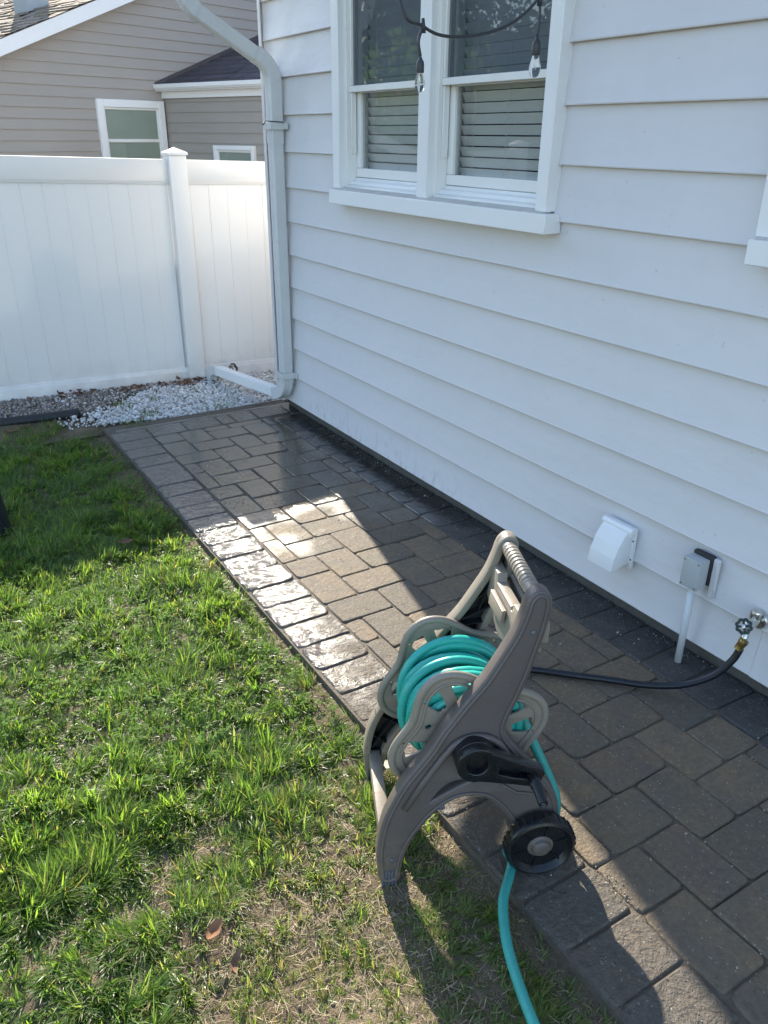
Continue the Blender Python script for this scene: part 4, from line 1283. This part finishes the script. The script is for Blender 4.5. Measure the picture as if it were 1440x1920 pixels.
sp = empty('outdoor_spigot', (0, 1.262, 0.30)); tag(sp, 'chrome garden spigot with dark green handwheel on the siding', 'spigot')
lathe('flange', [(0.0, 0.010), (0.030, 0.010), (0.034, 0.004), (0.034, -0.004), (0, -0.004)], 22, lambda a, b, h: (-h, 1.262 + a, 0.302 + b), MAT['metal'], sp)
tube('body', [(-0.005, 1.262, 0.302), (-0.03, 1.261, 0.302), (-0.055, 1.257, 0.303), (-0.078, 1.252, 0.305)], [0.017, 0.018, 0.015, 0.013], MAT['metal'], sp, 16)
lathe('vacuum_breaker', [(0, 0.030), (0.017, 0.030), (0.019, 0.026), (0.019, 0.008), (0.015, 0.0)], 18, lambda a, b, h: (-0.024 + a, 1.262 + b, 0.312 + h), MAT['metal'], sp)
tube('spout', [(-0.066, 1.255, 0.303), (-0.083, 1.249, 0.292), (-0.093, 1.244, 0.272), (-0.096, 1.242, 0.262)], [0.012, 0.0125, 0.012, 0.012], MAT['metal'], sp, 14)
hd = Vector((-0.86, -0.28, 0.42)).normalized(); ha = hd.cross(Vector((0, 0, 1))).normalized(); hb = hd.cross(ha)
hc = Vector((-0.112, 1.243, 0.322))
tube('stem', [Vector((-0.076, 1.253, 0.305)), hc], 0.006, MAT['metal'], sp, 10)
ring = [hc + (ha * math.cos(t) + hb * math.sin(t)) * (0.0215 + 0.002 * math.cos(t * 8)) for t in np.linspace(0, 2 * math.pi, 64, endpoint=False)]
v1 = tube_geo(ring, 0.0048, 8, True)
sp_parts = [v1]
for k in range(4):
    t = k * math.pi / 2 + 0.4
    sp_parts.append(tube_geo([hc, hc + (ha * math.cos(t) + hb * math.sin(t)) * 0.020], 0.004, 6))
v, f = merge(sp_parts); link('handwheel', me_py('handwheel', v, f, True), MAT['green_dark'], sp)
lathe('screw', [(0, 0.010), (0.006, 0.009), (0.007, 0.002)], 12, lambda a, b, h: hc + ha * a + hb * b + hd * h, MAT['metal'], sp)

lh = empty('leader_hose', (-0.3, 1.5, 0.0)); tag(lh, 'black rubber leader hose from the spigot to the hose reel', 'hose')
lathe('coupling', [(0.0, 0.012), (0.0165, 0.012), (0.0165, 0.0), (0.0145, -0.003), (0.0145, -0.026), (0.0, -0.026)], 12, lambda a, b, h: Vector((-0.098, 1.243, 0.252)) + Matrix.Rotation(math.radians(22), 3, Vector((0.5, 0.85, 0))) @ Vector((a, b, h)), MAT['brass'], lh)
hp = catmull([(-0.102, 1.243, 0.232), (-0.118, 1.252, 0.185), (-0.155, 1.285, 0.115), (-0.215, 1.355, 0.055), (-0.285, 1.445, 0.024), (-0.36, 1.535, 0.016), (-0.45, 1.62, 0.016), (-0.56, 1.725, 0.016), (-0.70, 1.80, 0.03), (-0.86, 1.75, 0.14), (-0.99, 1.64, 0.30), (-1.065, 1.575, 0.37), (-1.078, 1.555, 0.372)], 10)
tube('hose', hp, 0.0122, MAT['blackhose'], lh, 14)

# ------------------------------------------------------------------ hose reel cart (local: x foot->wheel, y near->far, z up)
RA = math.atan2(-0.42, 0.907)
reel = empty('hose_reel_cart', (-1.473, 1.253, 0.0), RA)
tag(reel, 'taupe plastic garden hose reel cart standing half on the patio edge', 'hose reel')
K = 0.0625
HUB = (0.225, 0.372)
outer = [(-0.002, -0.012), (-0.008, 0.045), (-0.01, 0.071), (-0.004, 0.132), (0.008, 0.186), (0.027, 0.234), (0.054, 0.289), (0.085, 0.334), (0.122, 0.387), (0.148, 0.435), (0.173, 0.473), (0.205, 0.520), (0.247, 0.576), (0.285, 0.643), (0.315, 0.701), (0.332, 0.752), (0.339, 0.781), (0.347, 0.797), (0.361, 0.807), (0.378, 0.802), (0.387, 0.785), (0.386, 0.756), (0.378, 0.712), (0.365, 0.66), (0.349, 0.599), (0.326, 0.53), (0.303, 0.470), (0.298, 0.430), (0.322, 0.385), (0.352, 0.345), (0.382, 0.308), (0.409, 0.274), (0.437, 0.231), (0.452, 0.18), (0.452, 0.12), (0.43, 0.082), (0.398, 0.072), (0.365, 0.09), (0.335, 0.156), (0.3, 0.205), (0.266, 0.236), (0.233, 0.246), (0.201, 0.245), (0.17, 0.234), (0.138, 0.21), (0.115, 0.185), (0.092, 0.152), (0.072, 0.119), (0.055, 0.08), (0.047, 0.049), (0.041, 0.013), (0.037, -0.012)]
hole = [(0.112, 0.226), (0.133, 0.262), (0.156, 0.286), (0.183, 0.298), (0.219, 0.299), (0.232, 0.290), (0.196, 0.272), (0.150, 0.246)]
outer_s = smooth2(outer, 3)
hole_s = smooth2(hole, 3)
def lean_m(b0, k):
    # plate coordinates (u,v,w) -> local (u, b0 + k v + w, v)
    return Matrix(((1, 0, 0, 0), (0, k, 1, b0), (0, 1, 0, 0), (0, 0, 0, 1)))
TH = 0.040
# near frame: b from 0 to TH ; far frame: mirrored
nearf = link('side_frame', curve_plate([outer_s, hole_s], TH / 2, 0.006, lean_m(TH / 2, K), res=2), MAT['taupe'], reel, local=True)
ring_in = inset2(outer_s, 0.011)
WB = 0.42
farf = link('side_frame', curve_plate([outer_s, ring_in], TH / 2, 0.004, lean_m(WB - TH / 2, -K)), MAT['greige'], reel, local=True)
link('frame_web', curve_plate([inset2(outer_s, 0.004), [(q[0], q[1]) for q in hole_s]], 0.004, 0.0005, lean_m(WB - 0.008, -K)), MAT['blackmatte'], reel, local=True)
rib_parts = []
for (a, b) in (((0.27, 0.60), (0.345, 0.66)), ((0.25, 0.55), (0.35, 0.60)), ((0.30, 0.58), (0.33, 0.70)), ((0.23, 0.53), (0.32, 0.54)), ((0.0, 0.16), (0.07, 0.10)), ((0.02, 0.23), (0.10, 0.18)), ((0.07, 0.29), (0.13, 0.24)), ((0.01, 0.10), (0.09, 0.24)), ((0.05, 0.26), (0.16, 0.40)), ((0.12, 0.38), (0.20, 0.33)), ((0.38, 0.28), (0.30, 0.22))):
    pa = Vector((a[0], WB - TH * 0.55 - K * a[1], a[1])); pb = Vector((b[0], WB - TH * 0.55 - K * b[1], b[1]))
    t = (pb - pa).normalized(); w = Vector((0, 1, 0)); s = t.cross(w).normalized() * 0.0012
    V = [pa + s - w * .015, pb + s - w * .015, pb + s + w * .012, pa + s + w * .012, pa - s - w * .015, pb - s - w * .015, pb - s + w * .012, pa - s + w * .012]
    rib_parts.append((V, [(0, 1, 2, 3), (7, 6, 5, 4), (0, 4, 5, 1), (1, 5, 6, 2), (2, 6, 7, 3), (3, 7, 4, 0)]))
for (v, f) in rib_parts: link('rib', me_py('rib', v, f), MAT['blackmatte'], reel, local=True)
# raised edge bead along the outer face of the near frame and arched hub boss
def ybar(z, out=0.0): return K * z + out
bead = [(q[0], ybar(q[1], -0.001), q[1]) for q in inset2(outer_s, 0.006)]
link('edge_bead', me_py('edge_bead', *tube_geo(bead, 0.0045, 6, True), True), MAT['taupe'], reel, local=True)
def arcpts(c, r, a0, a1, n, out): return [(c[0] + r * math.cos(a), ybar(c[1] + r * math.sin(a), out), c[1] + r * math.sin(a)) for a in np.linspace(a0, a1, n)]
arch = [(0.055, ybar(.22, -.003), .22), (0.10, ybar(.30, -.004), .30), (0.145, ybar(.37, -.005), .37)] + arcpts((0.228, 0.352), 0.078, math.radians(150), math.radians(25), 14, -0.006) + [(0.345, ybar(.315, -.005), .315), (0.39, ybar(.265, -.004), .265), (0.415, ybar(.225, -.003), .225)]
link('hub_arch', me_py('hub_arch', *tube_geo(arch, 0.009, 8), True), MAT['taupe'], reel, local=True)
# fine step line on the wheel arm
link('arm_step', me_py('arm_step', *tube_geo([(0.30, ybar(.27, -.001), .275), (0.34, ybar(.245, -.002), .245), (0.39, ybar(.235, -.002), .235), (0.425, ybar(.235, -.001), .235)], 0.004, 6), True), MAT['taupe'], reel, local=True)
# feet
for (b0, k_) in ((0.0, K), (WB - TH, -K)):
    bm = bmesh.new()
    for q in range(5):
        bm_box(bm, (-0.004 + q * 0.0085, b0 - 0.003, -0.043), (0.003 + q * 0.0085, b0 + TH + 0.003, 0.022 - abs(q - 2) * 0.002))
    bm_box(bm, (-0.002, b0, -0.038), (0.036, b0 + TH, 0.012))
    link('foot', bm_done(bm, 'foot', 0.002, 1), MAT['footgrey'], reel, local=True)
# front stretcher between the feet
def rod(name, pts, w, h, mat, bev=0.006):
    a, b = Vector(pts[0]), Vector(pts[1])
    bm = bmesh.new(); L = (b - a).length
    bm_box(bm, (-w / 2, 0, -h / 2), (w / 2, L, h / 2))
    me = bm_done(bm, name, bev, 2)
    t = (b - a).normalized(); x_ = t.cross(Vector((0, 0, 1))).normalized(); z_ = x_.cross(t)
    me.transform(Matrix.Translation(a) @ Matrix((x_, t, z_)).transposed().to_4x4())
    return link(name, me, mat, reel, local=True)
rod('stretcher', [(0.018, 0.03, 0.028), (0.018, WB - 0.03, 0.060)], 0.034, 0.046, MAT['greige'])
rod('axle', [(0.405, 0.0, 0.100), (0.405, WB, 0.100)], 0.016, 0.016, MAT['black'], 0.005)
rod('stretcher', [(0.385, 0.03, 0.235), (0.385, WB - 0.04, 0.235)], 0.05, 0.03, MAT['taupe'])
rod('stretcher', [(0.150, 0.03, 0.215), (0.150, WB - 0.04, 0.215)], 0.022, 0.022, MAT['taupe'])
for (bx_, bz_) in ((0.150, 0.215), (0.400, 0.235), (0.352, 0.705), (0.024, 0.055)):
    lathe('bolt', [(0.0, 0.004), (0.0045, 0.0038), (0.0075, 0.002), (0.008, 0.0)], 12, lambda a, b, h, bx_=bx_, bz_=bz_: (bx_ + a, K * bz_ - h, bz_ + b), MAT['footgrey'], reel, local=True)
# grip with finger ridges and end flanges
g0, g1 = K * 0.785 + 0.018, WB - K * 0.785 - 0.018
prof = []
N = 150
for i in range(N + 1):
    t = i / N; h = g0 + (g1 - g0) * t
    r_ = 0.0185
    if t < 0.08: r_ = 0.0185 + 0.008 * (1 - t / 0.08) ** 1.5
    if t > 0.92: r_ = 0.0185 + 0.008 * ((t - 0.92) / 0.08) ** 1.5
    if 0.2 < t < 0.85:
        ph = ((t - 0.2) / 0.65 * 11) % 1
        r_ = 0.0200 if ph < 0.62 else 0.0165
    prof.append((r_, h))
lathe('grip', [(0, g0)] + prof + [(0, g1)], 24, lambda a, b, h: (0.362 + a, h, 0.782 + b), MAT['greige'], reel, local=True, sharp=60)
# tool tray between the frames, stepped front wall
tp = [(0.058, 0.640), (0.062, 0.715), (0.085, 0.728), (0.130, 0.726), (0.140, 0.700), (0.150, 0.700), (0.155, 0.708), (0.285, 0.700), (0.295, 0.722), (0.365, 0.722), (0.362, 0.640), (0.20, 0.600)]
link('tray_wall', curve_plate([tp], 0.014, 0.004, Matrix(((0, 0.12, 1, 0.255), (1, 0, 0, 0), (0, 1, 0, 0), (0, 0, 0, 1)))), MAT['greige'], reel, local=True)
link('tray_insert', curve_plate([[(0.165, 0.66), (0.165, 0.690), (0.275, 0.684), (0.275, 0.65)]], 0.006, 0.003, Matrix(((0, 0.12, 1, 0.232), (1, 0, 0, 0), (0, 1, 0, 0), (0, 0, 0, 1)))), MAT['greige'], reel, local=True)
box('tray_floor', (0.352, 0.072, 0.628), (0.388, WB - 0.062, 0.640), MAT['greige'], reel, 0.004, 2, local=True)
box('tray_back', (0.374, 0.094, 0.641), (0.386, WB - 0.072, 0.690), MAT['greige'], reel, 0.004, 2, local=True)
box('tray_lug', (0.384, 0.070, 0.655), (0.402, 0.092, 0.712), MAT['greige'], reel, 0.004, 2, local=True)

# reel discs: four lobes, spokes and openings
PH = math.radians(113)
def lobe(r0, amp, n=120): return [(HUB[0] + (r0 + amp * math.cos(4 * (a - PH))) * math.cos(a), HUB[1] + (r0 + amp * math.cos(4 * (a - PH))) * math.sin(a)) for a in np.linspace(0, 2 * math.pi, n, endpoint=False)]
def sector(a0, a1, ri, ro, n=6):
    P = [(HUB[0] + ro * math.cos(a), HUB[1] + ro * math.sin(a)) for a in np.linspace(a0, a1, n)]
    P += [(HUB[0] + ri * math.cos(a), HUB[1] + ri * math.sin(a)) for a in np.linspace(a1 - (a1 - a0) * .12, a0 + (a1 - a0) * .12, 3)]
    c = (sum(p[0] for p in P) / len(P), sum(p[1] for p in P) / len(P))
    return smooth2(P, 2)
def disc(name, b, ydir, mat):
    holes = []
    for k in range(4):
        a = PH + k * math.pi / 2
        holes.append(sector(a + 0.09, a + 0.40, 0.114, 0.168)); holes.append(sector(a - 0.40, a - 0.09, 0.114, 0.168))
        m = a + math.pi / 4
        holes.append([(HUB[0] + 0.112 * math.cos(m) + 0.0095 * math.cos(t), HUB[1] + 0.112 * math.sin(m) + 0.0095 * math.sin(t)) for t in np.linspace(0, 2 * math.pi, 14, endpoint=False)])
    me = curve_plate([lobe(0.179, 0.025)] + holes, 0.004, 0.0015, lean_m(b, 0.0))
    d = link(name, me, mat, reel, local=True)
    rim = [(x_, b - ydir * 0.0, z_) for x_, z_ in lobe(0.181, 0.025)]
    o1 = link('rim', me_py('rim', *tube_geo(rim, 0.0105, 10, True), True), mat, d, local=True)
    step = [(x_, b + ydir * 0.0045, z_) for x_, z_ in lobe(0.157, 0.0235)]
    link('raised_step', me_py('raised_step', *tube_geo(step, 0.0038, 6, True), True), mat, d, local=True)
    hubv = lathe_geo([(0.0, 0.012), (0.050, 0.012), (0.060, 0.006), (0.064, 0.0)], 28, lambda x_, y_, h: (HUB[0] + x_, b + ydir * (0.004 + h), HUB[1] + y_))
    link('hub', me_py('hub', *hubv, True), mat, d, local=True)
    return d
disc('reel_disc', 0.088, -1, MAT['greige'])
disc('reel_disc', 0.335, 1, MAT['greige'])
lathe('drum', [(0.085, 0.09), (0.085, 0.33)], 28, lambda a, b, h: (HUB[0] + a, h, HUB[1] + b), MAT['taupe'], reel, local=True)
lathe('shaft', [(0.0, 0.01), (0.024, 0.01), (0.024, 0.41), (0.0, 0.41)], 18, lambda a, b, h: (HUB[0] + a, h, HUB[1] + b), MAT['black'], reel, local=True)
# crank: round boss, tapered arm with recess, peg handle
cx_, cz_ = 0.222, 0.385
arm_end = (0.362, 0.336)
dirv = Vector((arm_end[0] - cx_, arm_end[1] - cz_)); Lc = dirv.length; dirv.normalize(); nv = Vector((-dirv.y, dirv.x))
def cpt(t, s): q = Vector((cx_, cz_)) + dirv * t + nv * s; return (q.x, q.y)
a0 = math.atan2(dirv.y, dirv.x)
loop = [(cx_ + 0.047 * math.cos(a0 + t), cz_ + 0.047 * math.sin(a0 + t)) for t in np.linspace(math.radians(62), math.radians(298), 24)]
loop += [cpt(Lc * .7, -0.030), cpt(Lc + 0.016, -0.024), cpt(Lc + 0.022, -0.016), cpt(Lc + 0.022, 0.016), cpt(Lc + 0.016, 0.024), cpt(Lc * .7, 0.030)]
slot = smooth2([cpt(0.062, -0.016), cpt(Lc - 0.012, -0.013), cpt(Lc - 0.006, 0.0), cpt(Lc - 0.012, 0.013), cpt(0.062, 0.016), cpt(0.056, 0)], 2)
cup = [(cx_ + 0.030 * math.cos(t), cz_ + 0.030 * math.sin(t)) for t in np.linspace(0, 2 * math.pi, 24, endpoint=False)]
ck = link('crank', curve_plate([loop, slot, cup], 0.014, 0.004, lean_m(-0.020, 0.0), res=2), MAT['black'], reel, local=True)
link('crank_web', curve_plate([inset2(loop, 0.003)], 0.003, 0.001, lean_m(-0.010, 0.0)), MAT['black'], ck, local=True)
lathe('boss', [(0.0, 0.03), (0.050, 0.03), (0.052, 0.02), (0.052, -0.008), (0.046, -0.012)], 30, lambda a, b, h: (cx_ + a, h, cz_ + b), MAT['black'], ck, local=True)
pegv = lathe_geo([(0.0, -0.006), (0.0145, -0.006), (0.0145, -0.055), (0.0115, -0.058), (0.0115, -0.112), (0.0095, -0.114), (0.0085, -0.108), (0.0, -0.106)], 18, lambda a, b, h: (arm_end[0] + a, h - 0.008, arm_end[1] + b))
link('peg', me_py('peg', *pegv, True), MAT['black'], ck, local=True)
# wheels
def wheel(b_out, sgn):
    wc = (0.405, 0.094); T = 0.042
    pr_ = [(0.030, 0.012), (0.070, 0.014), (0.078, 0.004), (0.082, 0.0), (0.089, 0.003), (0.093, 0.010), (0.093, 0.034), (0.089, 0.041), (0.078, 0.042), (0.030, 0.040)]
    w = lathe('wheel', pr_, 48, lambda a, b, h: (wc[0] + a, b_out + sgn * h, wc[1] + b), MAT['black'], reel, local=True)
    link('cap', me_py('cap', *lathe_geo([(0.0, -0.001), (0.020, -0.001), (0.024, 0.003), (0.024, 0.010), (0.034, 0.012)], 26, lambda a, b, h: (wc[0] + a, b_out + sgn * h, wc[1] + b)), True), MAT['taupe'], w, local=True)
    parts = []
    for k in range(6):
        a = k * math.pi / 3 + 0.3; d = Vector((math.cos(a), 0, math.sin(a))); s = Vector((-math.sin(a), 0, math.cos(a))) * 0.0025
        p0 = Vector((wc[0], b_out + sgn * 0.010, wc[1])) + d * 0.036; p1 = Vector((wc[0], b_out + sgn * 0.010, wc[1])) + d * 0.078
        q = Vector((0, sgn * 0.006, 0))
        V = [p0 + s, p1 + s, p1 - s, p0 - s, p0 + s + q, p1 + s + q, p1 - s + q, p0 - s + q]
        parts.append((V, [(0, 1, 2, 3), (7, 6, 5, 4), (0, 4, 5, 1), (1, 5, 6, 2), (2, 6, 7, 3), (3, 7, 4, 0)]))
    for (v, f) in parts: link('spoke', me_py('spoke', v, f), MAT['black'], w, local=True)
    tv, tf = [], []
    tp_ = []
    for k in range(30):
        a = k * 2 * math.pi / 30; d = Vector((math.cos(a), 0, math.sin(a))); s = Vector((-math.sin(a), 0, math.cos(a))) * 0.004
        c_ = Vector((wc[0], b_out + sgn * 0.009, wc[1])) + d * 0.0918
        q = Vector((0, sgn * 0.026, 0)); u_ = d * 0.0025
        V = [c_ + s, c_ - s, c_ - s + q, c_ + s + q, c_ + s + u_, c_ - s + u_, c_ - s + q + u_, c_ + s + q + u_]
        tp_.append((V, [(0, 1, 2, 3), (7, 6, 5, 4), (0, 4, 5, 1), (1, 5, 6, 2), (2, 6, 7, 3), (3, 7, 4, 0)]))
    v, f = merge(tp_); link('tread', me_py('tread', v, f), MAT['blackmatte'], w, local=True)
wheel(-0.040, 1); wheel(WB + 0.040, -1)
# faint printed size mark on the hub arch and moulded mark on the wheel are too small to read: left plain

# ------------------------------------------------------------------ teal garden hose wound on the reel
CR, SR = math.cos(RA), math.sin(RA)
def loc2w(p): return Vector((-1.473 + p[0] * CR - p[1] * SR, 1.253 + p[0] * SR + p[1] * CR, p[2]))
hose = empty('garden_hose', (-1.2, 1.45, 0)); tag(hose, 'teal garden hose wound on the reel and trailing over the lawn', 'hose')
HR = 0.0122
pts = []
lay = [(0.098, 0.112, 0.312, 9), (0.118, 0.312, 0.112, 9), (0.137, 0.112, 0.312, 9)]
ph = 0.0
for li, (r0, b0, b1, wr) in enumerate(lay):
    n = wr * 30
    for i in range(n):
        t = i / n
        a = ph - 2 * math.pi * wr * t
        wob = 0.007 * math.sin(a * 0.5 + li) + 0.006 * math.sin(a * 0.31 + 2 * li) + 0.003 * math.sin(a * 2.3 + li)
        b = b0 + (b1 - b0) * t + (0.024 * math.sin(a + li * 2.1) + 0.010 * math.sin(a * 0.37)) * (1 if li == 2 else 0.4) 
        b = min(max(b, 0.110), 0.313)
        r_ = r0 + wob * (1.1 if li == 2 else 0.4)
        if i < 20 and li: r_ = lay[li - 1][0] + (r0 - lay[li - 1][0]) * (i / 20)
        pts.append((HUB[0] + r_ * math.cos(a), b, HUB[1] + r_ * math.sin(a)))
tube('coil', [loc2w(p) for p in pts], HR, MAT['teal'], hose, 9)
# loose crossing wraps on top
pts = []
for i in range(100):
    t = i / 99; a = math.radians(200) - 2 * math.pi * 1.55 * t
    r_ = 0.151 + 0.006 * math.sin(a * 1.3) + 0.004 * math.sin(5 * t)
    b = 0.28 - 0.12 * t + 0.03 * math.sin(a * 1.0)
    pts.append((HUB[0] + r_ * math.cos(a), min(max(b, 0.12), 0.30), HUB[1] + r_ * math.sin(a)))
tube('coil', [loc2w(p) for p in pts], HR, MAT['teal'], hose, 9)
# tail: leaves the coil at the wheel side, loops down behind the wheel, under the cart and out over the lawn
tail = [loc2w((HUB[0] + 0.138, 0.20, HUB[1] + 0.05)), loc2w((HUB[0] + 0.170, 0.175, HUB[1] - 0.03)), loc2w((HUB[0] + 0.195, 0.155, HUB[1] - 0.09)), loc2w((0.455, 0.13, 0.205)), loc2w((0.485, 0.10, 0.12)),
        loc2w((0.47, 0.075, 0.045)), loc2w((0.415, 0.065, 0.018)), loc2w((0.345, 0.045, 0.0145)), Vector((-1.162, 1.108, 0.0145)), Vector((-1.205, 1.070, 0.016)), Vector((-1.262, 1.022, 0.012)), Vector((-1.32, 0.935, 0.006)), Vector((-1.363, 0.838, 0.004)), Vector((-1.398, 0.735, 0.004)), Vector((-1.43, 0.60, 0.004)), Vector((-1.45, 0.35, 0.0)), Vector((-1.42, 0.05, 0.0))]
tube('tail', catmull(tail, 10), 0.0130, MAT['teal_dirty'], hose, 12)

# ------------------------------------------------------------------ string light
sl = empty('string_light', (-0.87, 2.05, 1.95)); tag(sl, 'black string light with two clear bulbs hanging before the window', 'string light')
A_ = Vector((-0.878, 2.05, 2.013)); B_ = Vector((-0.50, 2.03, 2.105))
cab = catmull([(-0.70, 2.75, 3.15), (-0.83, 2.32, 2.42), (-0.945, 2.06, 2.065), A_, (-0.80, 2.055, 1.995), (-0.69, 2.05, 2.004), (-0.585, 2.04, 2.038), B_, (-0.46, 2.0, 2.20), (-0.45, 1.85, 2.6), (-0.55, 1.7, 3.15)], 8)
tube('cable', cab, 0.0042, MAT['cable'], sl, 8)
def lamp(top, drop, off, bend, sc=1.0):
    t = Vector(top)
    s0 = t + Vector((off[0], off[1], -drop))
    mid = (t + s0) / 2 + Vector((bend, 0, 0))
    tube('knot', [t + Vector((0, 0, 0.018)), t + Vector((0, 0, -0.016))], [0.004, 0.0085], MAT['cable'], sl, 8)
    tube('drop_cord', catmull([t, mid, s0], 6), 0.0042, MAT['cable'], sl, 8)
    sk = lathe('socket', [(0.0, 0.0), (0.006, -0.002), (0.008, -0.010), (0.0145, -0.018), (0.0165, -0.028), (0.0165, -0.056), (0.0150, -0.060), (0.0, -0.060)], 18, lambda a, b, h: s0 + Vector((a, b, h)) * sc, MAT['cable'], sl)
    bl = [(0.0120, -0.058), (0.0130, -0.066), (0.0165, -0.078), (0.0205, -0.092), (0.0215, -0.102), (0.0200, -0.114), (0.0150, -0.124), (0.008, -0.1295), (0.0, -0.131)]
    lathe('bulb', bl, 24, lambda a, b, h: s0 + Vector((a, b, h)) * sc, MAT['bulb'], sk, sharp=80)
    tube('filament', [s0 + Vector(q) * sc for q in ((0, 0, -0.06), (0.002, 0, -0.085), (0.006, 0.002, -0.105), (-0.004, 0, -0.107), (-0.002, 0, -0.085), (0, 0, -0.062))], 0.0007, MAT['filament'], sk, 5)
lamp(A_, 0.070, (-0.006, 0, 0), -0.010, 0.66)
lamp((-0.497, 2.03, 2.10), 0.090, (0.0, 0.0, 0), 0.004, 0.80)

# ------------------------------------------------------------------ trees beyond the yard (seen in the window glass and over the neighbour's roof; low ones added to hide the horizon)
def tree(loc, h, cr, n, label, seed_):
    r = random.Random(seed_); rg = np.random.default_rng(seed_)
    e = empty('leafy_tree', loc); tag(e, label, 'tree', 'trees around the yard')
    parts = []
    L0 = Vector(loc)
    trunk = [L0 + Vector((r.gauss(0, .06) * i, r.gauss(0, .06) * i, h * 0.5 * i / 5)) for i in range(6)]
    parts.append(tube_geo(trunk, [0.20 - 0.022 * i for i in range(6)], 9))
    for k in range(9):
        a = k * 2.4; s = trunk[2 + k % 4]
        parts.append(tube_geo([s, s + Vector((math.cos(a), math.sin(a), 1.0)) * cr * .35, s + Vector((math.cos(a), math.sin(a), 1.0)) * cr * .65 + Vector((0, 0, .2))], [0.08, 0.05, 0.02], 6))
    v, f = merge(parts); link('trunk', me_py('trunk', v, f, True), MAT['bark'], e)
    cl = rg.normal(size=(46, 3)); cl /= np.linalg.norm(cl, axis=1)[:, None]; cl *= cr * rg.uniform(.35, 1.0, (46, 1)); cl[:, 2] *= 0.85
    which = rg.integers(0, 46, n)
    c = np.array(loc) + np.array([0, 0, h * 0.66]) + cl[which] + rg.normal(0, cr * 0.17, (n, 3))
    d1 = rg.normal(size=(n, 3)); d1 /= np.linalg.norm(d1, axis=1)[:, None]; d2 = np.cross(d1, rg.normal(size=(n, 3))); d2 /= np.linalg.norm(d2, axis=1)[:, None]
    s = rg.uniform(0.045, 0.085, (n, 1))
    V = np.stack([c - d1 * s, c + d2 * s * .6, c + d1 * s, c - d2 * s * .6], 1)
    me = np_mesh('crown', V.reshape(-1, 3), (np.arange(n) * 4)[:, None] + np.arange(4)[None])
    col_ = np.array([[0.055, 0.095, 0.028]]) * rg.uniform(.55, 1.5, (46, 1))[which] * rg.uniform(.8, 1.2, (n, 1))
    vcol(me, 'tint', np.repeat(col_, 4, 0)); link('crown', me, MAT['leafy'], e)
tree((-7.2, 15.5, 0), 6.5, 2.6, 18000, 'broad green tree mirrored in the upper right window pane', 3)
tree((-10.5, 13.0, 0), 7.5, 3.0, 18000, 'tall green tree mirrored in the left window panes', 4)
tree((-9.0, 20.0, 0), 8.0, 3.2, 18000, 'tall green tree mirrored low in the right window panes', 6)
tree((-5.6, 11.6, -0.6), 3.6, 1.7, 16000, 'unseen low bushy green tree added to hide the horizon glow in the lower right window pane', 7)  # added out of view: crown covers the bright horizon mirrored in the glass
tree((-8.6, 13.2, -0.6), 4.2, 2.0, 16000, 'unseen low bushy green tree added to keep the low sky out of the lower left window pane', 8)  # also added unseen, blocks the tan low sky from the pane's reflection
tree((2.3, 29.5, 0), 8.4, 3.2, 18000, 'green tree whose crown shows at the top left above the brown roof', 5)

cam_d.dof.use_dof = False
